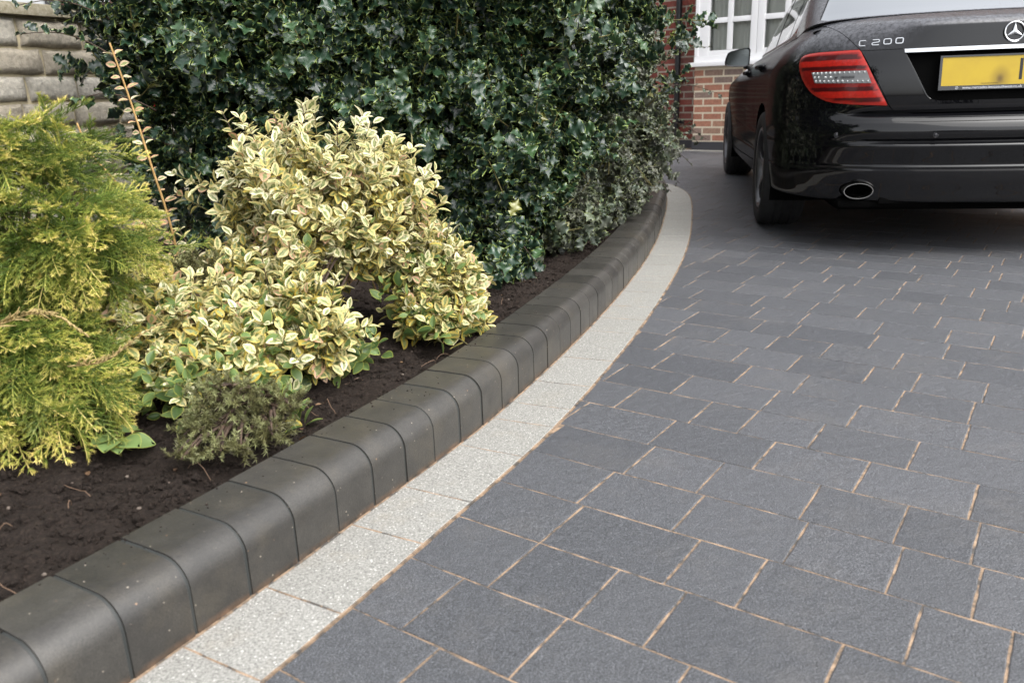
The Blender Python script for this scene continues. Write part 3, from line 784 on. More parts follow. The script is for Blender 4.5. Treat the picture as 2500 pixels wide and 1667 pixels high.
def blob_points(blobs, n, shell=(0.82, 1.06), bias=None, keep=0.86, zmin=0.13, rough=0.0, fq=4.2):
    """points and outward normals on the outside of a union of ellipsoids"""
    C = np.array([b[0] for b in blobs]); Rr = np.array([b[1] for b in blobs])
    area = (Rr[:, 0] * Rr[:, 1] + Rr[:, 1] * Rr[:, 2] + Rr[:, 0] * Rr[:, 2]); wts = np.array([b[2] if len(b) > 2 else 1.0 for b in blobs]) * area
    out, nor = [], []; got = 0
    while got < n:
        m = n * 2; i = rng.choice(len(blobs), m, p=wts / wts.sum()); d = unit(rng.normal(size=(m, 3)))
        bump_k = 1 + rough * 2 * (vnoise((C[i] + d * Rr[i]) * fq, 31) - 0.5)[:, None]; p = C[i] + d * Rr[i] * bump_k * rng.uniform(*shell, (m, 1)); nn = unit(d / Rr[i])
        q = np.sqrt((((p[:, None] - C[None]) / Rr[None]) ** 2).sum(2)); q[np.arange(m), i] = 9
        ok = (q.min(1) > keep) & (p[:, 2] > zmin)
        if bias is not None: ok &= rng.random(m) < bias(p, nn)
        out.append(p[ok]); nor.append(nn[ok]); got += ok.sum()
    return np.concatenate(out)[:n], np.concatenate(nor)[:n]

CAMP = np.array([0, 0, CAM_H])
def facing(p, n):                                     # denser where foliage can be seen, thinner at the back
    v = unit(CAMP - p); f = (v * n).sum(1); return np.clip(0.35 + 0.9 * f, 0.10, 1)

def twigs_with_leaves(P, Nn, length, nleaf, up, spread, opposite, leaf_len, droop=0.0, splay=0.9):
    """twigs end at P; returns leaf position, direction, normal, size, rank (0 base..1 tip), twig polylines"""
    k = len(P); d = unit(Nn + up + rng.normal(size=(k, 3)) * spread)
    pos, ld, ln, rk, who = [], [], [], [], []
    a0 = rng.uniform(0, 6.28, k); ref = unit(np.cross(d, np.array([0.31, 0.52, 0.79]))); b2 = np.cross(d, ref)
    for j in range(nleaf):
        t = j / max(1, nleaf - 1)
        an = a0 + (math.pi * (j % 2) + (j // 2) * math.pi / 2 if opposite else j * 2.4)
        tt = ((j // 2) / max(1, (nleaf - 1) // 2)) if opposite else t
        side = ref * np.cos(an)[:, None] + b2 * np.sin(an)[:, None]
        p = P - d * (length * (1 - tt))[:, None]
        sp = splay * (1 - 0.45 * tt)
        l = unit(d * (1 - sp * 0.6) + side * sp + np.array([0, 0, -droop]) + rng.normal(size=(k, 3)) * 0.15)
        n = unit(d * 1.0 + np.array([0, 0, 0.35]) - side * 0.15 + rng.normal(size=(k, 3)) * 0.22)
        pos.append(p + side * 0.004); ld.append(l); ln.append(n); rk.append(np.full(k, tt)); who.append(np.arange(k))
    pos, ld, ln, rk, who = map(np.concatenate, (pos, ld, ln, rk, who))
    size = leaf_len * rng.uniform(0.72, 1.15, len(pos)) * (1 - 0.28 * rk)
    return pos, ld, ln, size, rk, who, d

def stems_mesh(name, starts, ends, r, mat, parent, sag=0.0, n=5, k=5):
    mb = MB()
    for a, b in zip(starts, ends):
        a = np.array(a, float); b = np.array(b, float); t = np.linspace(0, 1, k)[:, None]
        m = a + (b - a) * t; m[:, 2] += sag * np.sin(np.pi * t[:, 0]) * np.linalg.norm(b - a)
        w = (vnoise(np.c_[m * 9], 3) - 0.5) * 0.05 * np.sin(np.pi * t[:, 0]) * np.linalg.norm(b - a); m[:, 0] += w
        mb.tube(m, np.linspace(r, r * 0.5, k), n)
    return mb.build(name, mat, parent, smooth=True)

# ---- holly: the green hedge by the stone wall and the dusty bush at the bend
def holly_bush(name, loc, label, blobs, ntw, mat, llen, roots, inner=0.5, group=None, seed=0, nsh_=130):
    e = empty(name, loc); tag(e, label, "shrub", group); L = np.array(loc)
    P, Nn = blob_points(blobs, ntw, (0.78, 1.12), facing, keep=0.62, rough=0.52, fq=3.2)
    ln_ = rng.uniform(0.09, 0.16, len(P))
    pos, ld, lnn, size, rk, who, d = twigs_with_leaves(P, Nn, ln_, 9, np.array([0, 0, 0.35]), 0.45, False, llen, droop=0.1)
    P2, N2 = blob_points(blobs, int(ntw * inner), (0.60, 0.86), facing, keep=0.5)
    p2, l2, n2, s2, r2, w2, d2 = twigs_with_leaves(P2, N2, rng.uniform(0.09, 0.16, len(P2)), 7, np.array([0, 0, 0.2]), 0.6, False, llen)
    fo = np.where((unit(CAMP - P) * Nn).sum(1) > 0.1)[0]; fo = rng.choice(fo, min(len(fo), nsh_), replace=False)
    sd = unit(Nn[fo] * 0.7 + np.array([0.15, -0.1, 0.75]) + rng.normal(size=(len(fo), 3)) * 0.35); sl_ = rng.uniform(0.10, 0.24, len(fo)); SP = P[fo] + sd * sl_[:, None]
    p3, l3, n3, s3, r3, w3, d3 = twigs_with_leaves(SP, sd * 3, sl_ + 0.05, 13, np.array([0, 0, 0.1]), 0.02, False, llen * 1.02)
    tw = rng.random(len(P)) ** 1.2
    tone = np.clip(tw[who] * 0.70 + rng.normal(size=len(pos)) * 0.10 + 0.08 * rk, 0, 0.93); tone[rng.random(len(tone)) < 0.006] = 1.0
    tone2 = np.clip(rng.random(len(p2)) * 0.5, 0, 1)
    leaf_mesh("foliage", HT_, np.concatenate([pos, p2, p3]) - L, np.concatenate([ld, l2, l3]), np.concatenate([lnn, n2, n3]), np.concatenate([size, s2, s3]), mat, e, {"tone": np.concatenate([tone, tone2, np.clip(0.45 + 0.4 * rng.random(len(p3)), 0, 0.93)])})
    stems_mesh("shoots", SP - d3 * (sl_ + 0.12)[:, None] - L, SP - L, 0.0034, M["twig"], e, n=5, k=4)
    sel = rng.random(len(P)) < 0.8
    stems_mesh("twigs", P[sel] - d[sel] * 0.20 - L, P[sel] + d[sel] * 0.004 - L, 0.0022, M["twig"], e, n=4, k=3)
    mb = MB(); r = np.random.default_rng(seed)
    tips, _ = blob_points(blobs, 46, (0.55, 0.8), None, keep=0.3)
    for t in tips:
        rt = np.array(roots[r.integers(len(roots))]); q = np.linspace(0, 1, 8)[:, None]
        m = rt + (t - rt) * q; m[:, 2] += 0.10 * np.sin(np.pi * q[:, 0]); m[:, :2] += (vnoise(m * 5, 2) - 0.5)[:, None] * 0.08 * np.sin(np.pi * q)
        mb.tube(m - L, np.linspace(0.011, 0.003, 8), 6)
    mb.build("branches", M["bark"], e, smooth=True)
    return e, P, d
HB1 = [((-1.30, 3.42, 1.05), (0.34, 0.30, 0.36)), ((-1.28, 3.45, 0.62), (0.30, 0.22, 0.30), 0.5), ((-0.85, 3.40, 1.15), (0.48, 0.40, 0.48)), ((-0.80, 3.45, 0.62), (0.50, 0.36, 0.40)),
       ((-0.35, 3.40, 0.85), (0.48, 0.42, 0.50)), ((-0.25, 3.45, 1.25), (0.55, 0.45, 0.45)), ((0.02, 3.50, 0.48), (0.34, 0.42, 0.36)), ((0.10, 3.85, 0.95), (0.46, 0.46, 0.50)),
       ((0.15, 4.1, 1.35), (0.55, 0.5, 0.45)), ((-0.10, 3.12, 0.24), (0.22, 0.22, 0.14), 0.8)]
HB2 = [((0.38, 4.55, 0.95), (0.44, 0.50, 0.55)), ((0.32, 4.12, 0.42), (0.33, 0.42, 0.30)), ((0.56, 4.72, 0.42), (0.36, 0.50, 0.32)), ((0.50, 4.9, 1.35), (0.48, 0.5, 0.45)),
       ((0.62, 5.45, 0.55), (0.34, 0.42, 0.40)), ((0.66, 5.6, 1.05), (0.36, 0.48, 0.52)), ((0.72, 5.95, 1.30), (0.36, 0.45, 0.50)), ((0.68, 6.1, 0.62), (0.32, 0.45, 0.40)), ((0.46, 4.38, 0.25), (0.22, 0.40, 0.13), 1.4), ((0.22, 3.62, 0.24), (0.24, 0.34, 0.13), 1.4), ((0.66, 5.1, 0.28), (0.22, 0.40, 0.15), 1.4)]
e1, P1, d1 = holly_bush("holly_bush", (-0.4, 3.6, 0.1), "dark green glossy holly with spiny leaves against the stone wall", HB1, 1450, M["holly"], 0.088,
                        [(-1.1, 3.6, 0.1), (-0.6, 3.65, 0.1), (-0.1, 3.75, 0.1), (0.0, 4.0, 0.1)], seed=1)
e2, P2_, d2_ = holly_bush("holly_bush", (0.6, 5.1, 0.1), "duller dusty holly overhanging the kerb at its far bend", HB2, 1450, M["holly_dusty"], 0.076,
                          [(0.35, 4.5, 0.1), (0.6, 5.0, 0.1), (0.8, 5.7, 0.1)], seed=2)
# trailing twigs that hang over the kerb at the bend
def trailing(e, specs, mat, llen):
    L = np.array(e.location); pos, ld, ln_, sz = [], [], [], []; mb = MB()
    for a, b, n in specs:
        a, b = np.array(a), np.array(b); t = np.linspace(0, 1, 9)[:, None]; m = a + (b - a) * t; m[:, 2] += 0.05 * np.sin(np.pi * t[:, 0])
        mb.tube(m - L, np.linspace(0.003, 0.0012, 9), 5)
        for i in range(n):
            q = (i + 0.6) / n; p = np.array([np.interp(q, t[:, 0], m[:, k]) for k in range(3)]); dd = unit(b - a)
            pos.append(p); ld.append(unit(dd * 0.4 + rng.normal(size=3) * 0.7)); ln_.append(unit(np.array([0, -0.4, 1.0]) + rng.normal(size=3) * 0.5)); sz.append(llen * rng.uniform(0.6, 1.05))
    leaf_mesh("trailing_leaves", HT_, np.array(pos) - L, np.array(ld), np.array(ln_), np.array(sz), mat, e, {"tone": rng.random(len(pos)) * 0.97})
    mb.build("trailing_twigs", M["bark"], e, smooth=True)
trailing(e2, [((0.85, 5.2, 0.45), (1.16, 5.15, 0.30), 12), ((0.8, 5.1, 0.35), (1.06, 5.0, 0.20), 11), ((0.95, 5.7, 0.55), (1.36, 5.6, 0.42), 10), ((1.0, 5.8, 0.75), (1.50, 5.8, 0.70), 9),
              ((1.1, 6.0, 0.9), (1.46, 6.0, 1.02), 9), ((0.6, 4.6, 0.3), (0.76, 4.35, 0.20), 10), ((0.9, 5.4, 0.6), (1.20, 5.3, 0.50), 10), ((0.75, 5.0, 0.3), (0.98, 4.85, 0.17), 9),
              ((1.0, 5.9, 0.5), (1.42, 6.0, 0.36), 8), ((0.4, 4.2, 0.3), (0.56, 3.95, 0.17), 9)], M["holly_dusty"], 0.040)
trailing(e1, [((-0.1, 3.1, 0.28), (0.10, 2.92, 0.17), 9), ((-0.2, 3.05, 0.25), (-0.02, 2.82, 0.15), 8), ((-1.35, 3.1, 0.9), (-1.66, 3.0, 1.02), 9), ((-1.3, 3.15, 0.75), (-1.58, 3.05, 0.78), 8),
              ((-1.4, 3.2, 1.05), (-1.72, 3.1, 1.12), 8), ((-1.25, 3.2, 0.6), (-1.5, 3.05, 0.62), 8), ((-0.35, 2.95, 0.3), (-0.22, 2.78, 0.2), 7)], M["holly"], 0.064)
# berries
def berries(e, n, P, d):
    L = np.array(e.location); i = rng.choice(len(P), n, replace=False)
    for j in i:
        mb = MB(); c = P[j] + d[j] * 0.012 - L
        mb.add(IV * 0.0042 + c, IF); o = mb.build("berry", M["berry"], e, smooth=True)
fr1 = ((unit(CAMP - P1) * d1).sum(1) > 0.25); berries(e1, 9, P1[fr1], d1[fr1])

# ---- variegated euonymus
def euonymus(name, loc, label, blobs, nsh, greens, roots, ngreen, llen=0.044, sprigs=()):
    e = empty(name, loc); tag(e, label, "shrub"); L = np.array(loc)
    P, Nn = blob_points(blobs, nsh, (0.72, 1.22), facing, keep=0.74, rough=0.34, fq=7.0)
    pos, ld, ln_, sz, rk, who, d = twigs_with_leaves(P, Nn, rng.uniform(0.05, 0.10, len(P)), 10, np.array([0, 0, 0.75]), 0.40, True, llen, droop=0.05, splay=1.0)
    Pi, Ni = blob_points(blobs, int(nsh * 0.55), (0.55, 0.82), facing, keep=0.4)
    pi_, li, ni, si, ri, wi, di = twigs_with_leaves(Pi, Ni, rng.uniform(0.05, 0.09, len(Pi)), 6, np.array([0, 0, 0.5]), 0.5, True, llen)
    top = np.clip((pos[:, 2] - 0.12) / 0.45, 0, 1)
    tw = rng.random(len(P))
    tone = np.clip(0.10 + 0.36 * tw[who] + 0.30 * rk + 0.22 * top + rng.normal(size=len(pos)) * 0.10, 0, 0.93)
    pk = rng.random(len(tone)); tone[pk < 0.05] = 0.97
    var = (rng.random(len(pos)) < 0.80 + 0.25 * top).astype(float)
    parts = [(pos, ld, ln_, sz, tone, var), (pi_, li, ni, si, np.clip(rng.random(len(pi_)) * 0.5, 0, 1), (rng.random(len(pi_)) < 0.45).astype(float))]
    if greens:
        G, Gn = blob_points(greens, ngreen, (0.5, 1.1), None, keep=0.3, zmin=0.12)
        gp, gl, gn, gs, gr, gw_, gd = twigs_with_leaves(G, unit(Gn + np.array([0, -0.3, 0.5])), rng.uniform(0.05, 0.08, len(G)), 6, np.array([0, 0, 0.6]), 0.5, True, llen * 1.05)
        parts.append((gp, gl, gn, gs, np.clip(rng.random(len(gp)), 0, 0.93), (rng.random(len(gp)) < 0.22).astype(float)))
    for a, b, nl, r0 in sprigs:
        a, b = np.array(a), np.array(b); pp = []; 
        for i in range(nl):
            q = (i // 2 + 0.5) / (nl / 2); s_ = np.array([math.cos(i * math.pi + (i // 2) * 1.4), math.sin(i * math.pi + (i // 2) * 1.4) * 0.6, 0.25])
            pp.append((a + (b - a) * q, unit(s_ + unit(b - a) * 0.3), unit(unit(b - a) + rng.normal(size=3) * 0.2), r0 * (1 - 0.45 * q)))
        parts.append((np.array([x[0] for x in pp]), np.array([x[1] for x in pp]), np.array([x[2] for x in pp]), np.array([x[3] for x in pp]), rng.uniform(0.5, 0.99, nl), np.ones(nl)))
    A = [np.concatenate([q[i] for q in parts]) for i in range(6)]
    leaf_mesh("foliage", ET_, A[0] - L, A[1], A[2], A[3], M["euonymus"], e, {"tone": A[4], "var": A[5]})
    stems_mesh("twigs", P - d * 0.13 - L, P - L, 0.0017, M["twig"], e, n=4, k=3)
    for a, b, nl, r0 in sprigs: pass
    mb = MB(); tips, _ = blob_points(blobs, 40, (0.55, 0.85), None, keep=0.3)
    for i, t in enumerate(tips):
        rt = np.array(roots[i % len(roots)]) + rng.normal(size=3) * 0.015; q = np.linspace(0, 1, 7)[:, None]; m = rt + (t - rt) * q; m[:, 2] += 0.06 * np.sin(np.pi * q[:, 0]); mb.tube(m - L, np.linspace(0.0055, 0.002, 7), 5)
    for a, b, nl, r0 in sprigs: mb.tube(np.linspace(np.array(a) - (np.array(b) - np.array(a)) * 0.8, b, 5) - L, 0.0014, 5)
    mb.build("stems", M["bark"], e, smooth=True)
    return e
EB1 = [((-0.575, 2.34, 0.53), (0.25, 0.20, 0.165)), ((-0.53, 2.30, 0.42), (0.23, 0.20, 0.14)), ((-0.76, 2.12, 0.31), (0.21, 0.20, 0.12)), ((-0.68, 1.88, 0.23), (0.23, 0.16, 0.115)),
       ((-0.51, 1.93, 0.24), (0.12, 0.11, 0.145)), ((-0.37, 2.38, 0.50), (0.09, 0.09, 0.13)), ((-0.88, 1.88, 0.29), (0.15, 0.14, 0.11)), ((-0.70, 1.75, 0.19), (0.15, 0.08, 0.08), 0.9)]
EG1 = [((-0.76, 1.66, 0.19), (0.13, 0.08, 0.08)), ((-0.40, 1.98, 0.19), (0.07, 0.06, 0.07)), ((-0.60, 1.70, 0.17), (0.12, 0.05, 0.05)), ((-0.47, 1.62, 0.15), (0.05, 0.05, 0.04))]
eu1 = euonymus("euonymus_bush", (-0.62, 2.1, 0.1), "large cream and yellow variegated shrub left of the smaller one", EB1, 720, EG1, [(-0.6, 2.2, 0.1), (-0.7, 2.0, 0.1), (-0.55, 1.98, 0.1)], 62,
               sprigs=[((-0.66, 2.24, 0.62), (-0.68, 2.22, 0.72), 10, 0.04), ((-0.46, 2.26, 0.62), (-0.45, 2.25, 0.715), 10, 0.04), ((-0.80, 2.05, 0.38), (-0.83, 2.03, 0.48), 10, 0.04), ((-0.88, 1.95, 0.36), (-0.93, 1.93, 0.45), 10, 0.038), ((-0.60, 1.95, 0.36), (-0.60, 1.93, 0.44), 10, 0.038), ((-0.72, 2.28, 0.64), (-0.76, 2.26, 0.755), 10, 0.040), ((-0.62, 2.30, 0.66), (-0.625, 2.28, 0.75), 8, 0.036), ((-0.54, 2.30, 0.66), (-0.55, 2.29, 0.765), 12, 0.042), ((-0.40, 2.34, 0.62), (-0.37, 2.33, 0.69), 10, 0.04), ((-0.33, 2.3, 0.55), (-0.29, 2.3, 0.60), 10, 0.04)])
EB2 = [((-0.215, 2.34, 0.28), (0.130, 0.13, 0.115)), ((-0.16, 2.33, 0.21), (0.10, 0.11, 0.105)), ((-0.27, 2.28, 0.345), (0.07, 0.07, 0.06)), ((-0.23, 2.20, 0.19), (0.12, 0.08, 0.07), 0.6)]
EG2 = [((-0.30, 2.20, 0.26), (0.07, 0.06, 0.09)), ((-0.22, 2.13, 0.17), (0.08, 0.05, 0.05))]
eu2 = euonymus("euonymus_bush", (-0.15, 2.3, 0.1), "small low variegated shrub leaning on the kerb", EB2, 250, EG2, [(-0.16, 2.36, 0.1), (-0.2, 2.3, 0.1)], 20,
               sprigs=[((-0.225, 2.30, 0.40), (-0.235, 2.30, 0.485), 12, 0.030), ((-0.18, 2.30, 0.37), (-0.165, 2.30, 0.43), 6, 0.024)])
# tall reddish shoots beside the large shrub
def shoot(loc, label, pts, pairs, l0):
    e = empty("euonymus_shoot", loc); tag(e, label, "shoot", "tall leggy shoots left of the variegated shrub"); L = np.array(loc)
    P = catmull(pts, 0.01); mb = MB(); mb.tube(P - L, np.linspace(0.0042, 0.0024, len(P)), 7); mb.build("stem", M["orange_stem"], e, smooth=True)
    pos, ld, n_, sz = [], [], [], []
    q = np.linspace(0.02, 0.965, pairs)
    for i, t in enumerate(q):
        p = P[int(t * (len(P) - 1))]; d = unit(P[min(len(P) - 1, int(t * (len(P) - 1)) + 2)] - P[max(0, int(t * (len(P) - 1)) - 2)])
        an = 0.25 * math.sin(i * 2.1) + (i % 2) * 0.9
        side = np.array([math.cos(an), math.sin(an), 0.1])
        for s in (1, -1):
            pos.append(p + side * s * 0.004); ld.append(unit(side * s + d * 0.25 + rng.normal(size=3) * 0.12)); n_.append(unit(d + np.array([0.1, -0.9, 0.1]) + rng.normal(size=3) * 0.3))
            sz.append(l0 * rng.uniform(0.7, 1.1) * (0.4 if 0.45 < t < 0.62 and rng.random() < 0.8 else 1.0))
    k = len(pos); leaf_mesh("leaves", ET_, np.array(pos) - L, np.array(ld), np.array(n_), np.array(sz), M["euonymus"], e, {"tone": rng.uniform(0.93, 1.0, k), "var": np.ones(k)})
shoot((-0.93, 2.25, 0.15), "tallest upright shoot with small pink tinged leaves", [(-0.93, 2.25, 0.15), (-0.94, 2.26, 0.42), (-0.975, 2.27, 0.62), (-1.01, 2.29, 0.78), (-1.045, 2.30, 0.935)], 26, 0.032)
shoot((-0.98, 2.2, 0.15), "shorter bent shoot with sparse pale leaves by the golden conifer", [(-0.98, 2.18, 0.15), (-0.97, 2.17, 0.45), (-1.03, 2.17, 0.58), (-1.09, 2.18, 0.66), (-1.115, 2.19, 0.735)], 14, 0.036)

# ---- golden conifer
def spray_template(seed, nb=24, nn=17, droop=0.35):
    r = np.random.default_rng(seed); V, F, T = [], [], []
    def axis(t): return np.array([t, 0.05 * math.sin(3 * t + seed), 0.10 * t - droop * t * t])
    def tri(p, d, l, w, s, tip):
        i = len(V); V.extend([p - s * w, p + s * w, p + d * l]); T.extend([tip * 0.85, tip * 0.85, min(1, tip * 1.0 + 0.1)]); F.append((i, i + 1, i + 2))
    def blade(p0, p1, w, t0, t1):
        d = unit(p1 - p0); s = unit(np.cross(d, np.array([0.2, 0.1, 1]))); i = len(V)
        V.extend([p0 - s * w, p0 + s * w, p1 + s * w * .6, p1 - s * w * .6]); T.extend([t0, t0, t1, t1]); F.append((i, i + 1, i + 2)); F.append((i, i + 2, i + 3))
    for i in range(14): blade(axis(i / 14), axis((i + 1) / 14), 0.008, 0.55 + 0.3 * i / 14, 0.58 + 0.3 * i / 14)
    for b in range(nb):
        t = 0.06 + 0.92 * b / nb; p = axis(t); s = 1 if b % 2 else -1
        d = unit(np.array([0.85, s * (0.75 - 0.25 * t), r.uniform(-0.25, 0.3)])); L = (0.40 * (1 - t) + 0.09) * r.uniform(0.7, 1.15)
        tb = 0.15 + 0.6 * t
        blade(p, p + d * L * 0.8, 0.005, tb, tb + 0.2)
        for j in range(nn):
            q = (j + 0.5) / nn; pp = p + d * L * q + np.array([0, 0, -0.12 * L * q * q])
            for ss in (1, -1):
                dd = unit(d + np.array([0.0, ss * 0.55, 0]) * 1.0 + r.normal(size=3) * 0.3)
                tri(pp, dd, 0.058 * r.uniform(0.6, 1.2), 0.0042, unit(np.cross(dd, r.normal(size=3))), min(1, tb * (0.5 + 0.6 * q) + 0.12 * q))
    return np.array(V), np.array(F), np.array(T)
def conifer(name, loc, label, specs, tmpl, mat, twig, roots, cat="shrub"):
    e = empty(name, loc); tag(e, label, cat); L = np.array(loc)
    pos, dr, up, sz = [np.concatenate([s[i] for s in specs]) for i in range(4)]
    k = len(pos); pick = rng.integers(0, len(tmpl), k); R = frames(dr, up); tn = rng.random(k)
    VV, FF, TT, AA = [], [], [], []; off = 0
    for i, (V, F, T) in enumerate(tmpl):
        s = np.where(pick == i)[0]; v = np.einsum('kij,vj->kvi', R[s], V) * sz[s][:, None, None] + pos[s][:, None] - L
        VV.append(v.reshape(-1, 3)); FF.append((F[None] + (np.arange(len(s)) * len(V))[:, None, None]).reshape(-1, 3) + off); off += len(s) * len(V)
        dep = np.clip(0.55 + 0.9 * (tn[s] - 0.5), 0.15, 1.0)
        TT.append(np.clip(T[None] * (0.6 + 0.8 * dep[:, None]), 0, 1).ravel()); AA.append(np.repeat(tn[s], len(V)))
    mesh_obj("foliage", np.concatenate(VV), np.concatenate(FF), mat, e, attrs={"tip": np.concatenate(TT), "tone": np.concatenate(AA)})
    mb = MB()
    for i in range(0, k, 3):
        rt = np.array(roots[i % len(roots)]); q = np.linspace(0, 1, 7)[:, None]; m = rt + (pos[i] - rt) * q; m[:, 2] += 0.04 * np.sin(np.pi * q[:, 0]); mb.tube(m - L, np.linspace(0.007, 0.002, 7), 5)
    mb.build("branches", twig, e, smooth=True)
    return e
SPR = [spray_template(i, droop=d) for i, d in enumerate((0.25, 0.4, 0.55, 0.3))]
def spray_set(blobs, n, base_in, size, upb, down, shell=(0.86, 1.03)):
    P, Nn = blob_points(blobs, n, shell, facing, keep=0.80, zmin=0.14)
    d = unit(Nn * np.array([1, 1, 0.8]) + np.array([0.25, -0.15, -down]) + rng.normal(size=(n, 3)) * 0.28)
    s = rng.uniform(*size, n); return (P - d * (s * base_in)[:, None], d, unit(Nn * 0.7 + np.array([0, 0, upb]) + rng.normal(size=(n, 3)) * 0.3), s)
CB_up = [((-1.17, 1.90, 0.57), (0.31, 0.30, 0.25)), ((-1.00, 1.76, 0.49), (0.24, 0.20, 0.17)), ((-1.30, 1.75, 0.60), (0.28, 0.25, 0.23))]
CB_lo = [((-1.10, 1.62, 0.27), (0.28, 0.20, 0.15)), ((-0.98, 1.53, 0.22), (0.20, 0.13, 0.12)), ((-1.18, 1.46, 0.21), (0.25, 0.14, 0.13))]
conifer("golden_conifer", (-1.15, 1.8, 0.1), "feathery golden green conifer at the left edge of the bed",
        [spray_set(CB_up, 330, 0.75, (0.13, 0.20), 0.5, 0.15), spray_set(CB_lo, 240, 0.75, (0.13, 0.20), 0.5, 0.35), spray_set(CB_up + CB_lo, 260, 0.9, (0.12, 0.18), 0.4, 0.1, (0.5, 0.82))],
        SPR, M["gold"], M["bark"], [(-1.2, 1.85, 0.1)])
gc = [o for o in SC.objects if o.name == "golden_conifer"][0]; GL = np.array(gc.location)
for pts in ([(-0.97, 1.42, 0.39), (-0.90, 1.40, 0.415), (-0.845, 1.38, 0.432), (-0.785, 1.36, 0.43), (-0.735, 1.35, 0.395)], [(-0.84, 1.45, 0.31), (-0.74, 1.40, 0.335), (-0.68, 1.41, 0.375), (-0.64, 1.43, 0.395)]):
    mb = MB(); P = catmull(pts, 0.012); mb.tube(P - GL, np.linspace(0.0020, 0.0009, len(P)), 6)
    for i in range(2, len(P) - 1):
        for s_ in (1, -1, 0.4):
            d = unit(P[i + 1] - P[i]); dd = unit(d * 0.8 + np.array([0.2 * s_, -0.5 * s_, 0.35 + 0.3 * s_]) + rng.normal(size=3) * 0.2); L_ = 0.035 * (1.15 - i / len(P))
            mb.tube([P[i] - GL, P[i] + dd * L_ * 0.5 - GL, P[i] + dd * L_ + np.array([0, 0, -0.004]) - GL], (0.0014, 0.0011, 0.0005), 4)
    o = mb.build("straw_coloured_sprig", simple("straw sprig", (0.42, 0.31, 0.13), 0.7), gc, smooth=True)
# ---- small blue green juniper
def tuft_template(seed, n=60):
    r = np.random.default_rng(seed); V, F, T = [], [], []
    for i in range(n):
        q = r.random(); p = np.array([q, 0, 0]) + r.normal(size=3) * 0.02; d = unit(np.array([0.7, 0, 0]) + r.normal(size=3) * np.array([0.4, 0.75, 0.75])); s = unit(np.cross(d, r.normal(size=3))) * 0.03
        j = len(V); V += [p - s, p + s, p + d * 0.32 * r.uniform(0.6, 1.1)]; T += [0.2 + 0.5 * q, 0.2 + 0.5 * q, 0.5 + 0.5 * q]; F.append((j, j + 1, j + 2))
    return np.array(V), np.array(F), np.array(T)
TUF = [tuft_template(i) for i in range(4)]
JB = [((-0.585, 1.54, 0.205), (0.085, 0.06, 0.055)), ((-0.50, 1.57, 0.17), (0.06, 0.05, 0.05)), ((-0.63, 1.50, 0.15), (0.05, 0.04, 0.035)), ((-0.56, 1.45, 0.13), (0.08, 0.03, 0.025), 0.7), ((-0.50, 1.50, 0.135), (0.05, 0.03, 0.03), 0.7), ((-0.66, 1.44, 0.125), (0.04, 0.03, 0.02), 0.6)]
def tuft_set(blobs, n, size=(0.03, 0.05)):
    P, Nn = blob_points(blobs, n, (0.45, 1.1), None, keep=0.5, zmin=0.115); d = unit(Nn + np.array([0, 0, 0.4]) + rng.normal(size=(n, 3)) * 0.4); s = rng.uniform(*size, n)
    return (P - d * s[:, None] * 0.6, d, unit(rng.normal(size=(n, 3))), s)
conifer("dwarf_juniper", (-0.55, 1.56, 0.1), "small grey green juniper with brown stems by the kerb", [tuft_set(JB, 300, (0.026, 0.048))], TUF, M["juniper"], M["bark"], [(-0.57, 1.60, 0.1), (-0.52, 1.62, 0.1)])
JB2 = [((-0.80, 2.02, 0.36), (0.10, 0.06, 0.05))]
conifer("dwarf_juniper", (-0.80, 2.05, 0.1), "bluish juniper sprigs poking through the large variegated shrub", [tuft_set(JB2, 120)], TUF, M["juniper"], M["bark"], [(-0.80, 2.10, 0.1)])
# ---- a broad leaved seedling at the front
sd_ = empty("broadleaf_seedling", (-0.80, 1.50, 0.1)); tag(sd_, "pale green rounded leaves on the soil beside the golden conifer", "small plant")
pos, ld, n_, sz = [], [], [], []
for i in range(12):
    an = i * 2.4; pos.append((0.012 * math.cos(an), 0.012 * math.sin(an), 0.03 + 0.006 * (i % 4))); ld.append((math.cos(an), math.sin(an), 0.15 - 0.3 * (i > 7))); n_.append((0.2 * math.cos(an), -0.35, 1)); sz.append(0.034 + 0.012 * (i % 3))
leaf_mesh("leaves", [leaf_template(ell_outline(0.42, 6, 0.8), 0.7, 0.2, 0.2)], np.array(pos), np.array(ld), np.array(n_, float), np.array(sz), M["euonymus"], sd_, {"tone": np.full(12, 0.95), "var": np.zeros(12)})
mb = MB(); mb.tube([(0, 0, -0.01), (0, 0, 0.055)], 0.003, 6); mb.build("stem", M["twig"], sd_)
# dry stalks and little roots lying on the soil
dm = MB()
for i in range(34):
    s = rng.uniform(0.9, 4.2); o = -(KD + 0.02 + rng.random() * 0.35); p = base_at(s, o); a = rng.uniform(0, 6.28); L = rng.uniform(0.02, 0.09)
    pts = [(p[0] + math.cos(a) * L * t + 0.002 * math.sin(5 * t + i), p[1] + math.sin(a) * L * t, 0) for t in np.linspace(0, 1, 6)]
    pts = [(x, y, float(soil_z(np.array([x]), np.array([y]))[0]) + 0.004 + 0.012 * math.sin(math.pi * k / 5) * (i % 2)) for k, (x, y, _) in enumerate(pts)]
    dm.tube(pts, 0.0009, 4)
tag(dm.build("dry_stalks", simple("dry stalk", (0.13, 0.08, 0.05), 0.8)), "thin dry stalks scattered on the soil", kind="stuff")

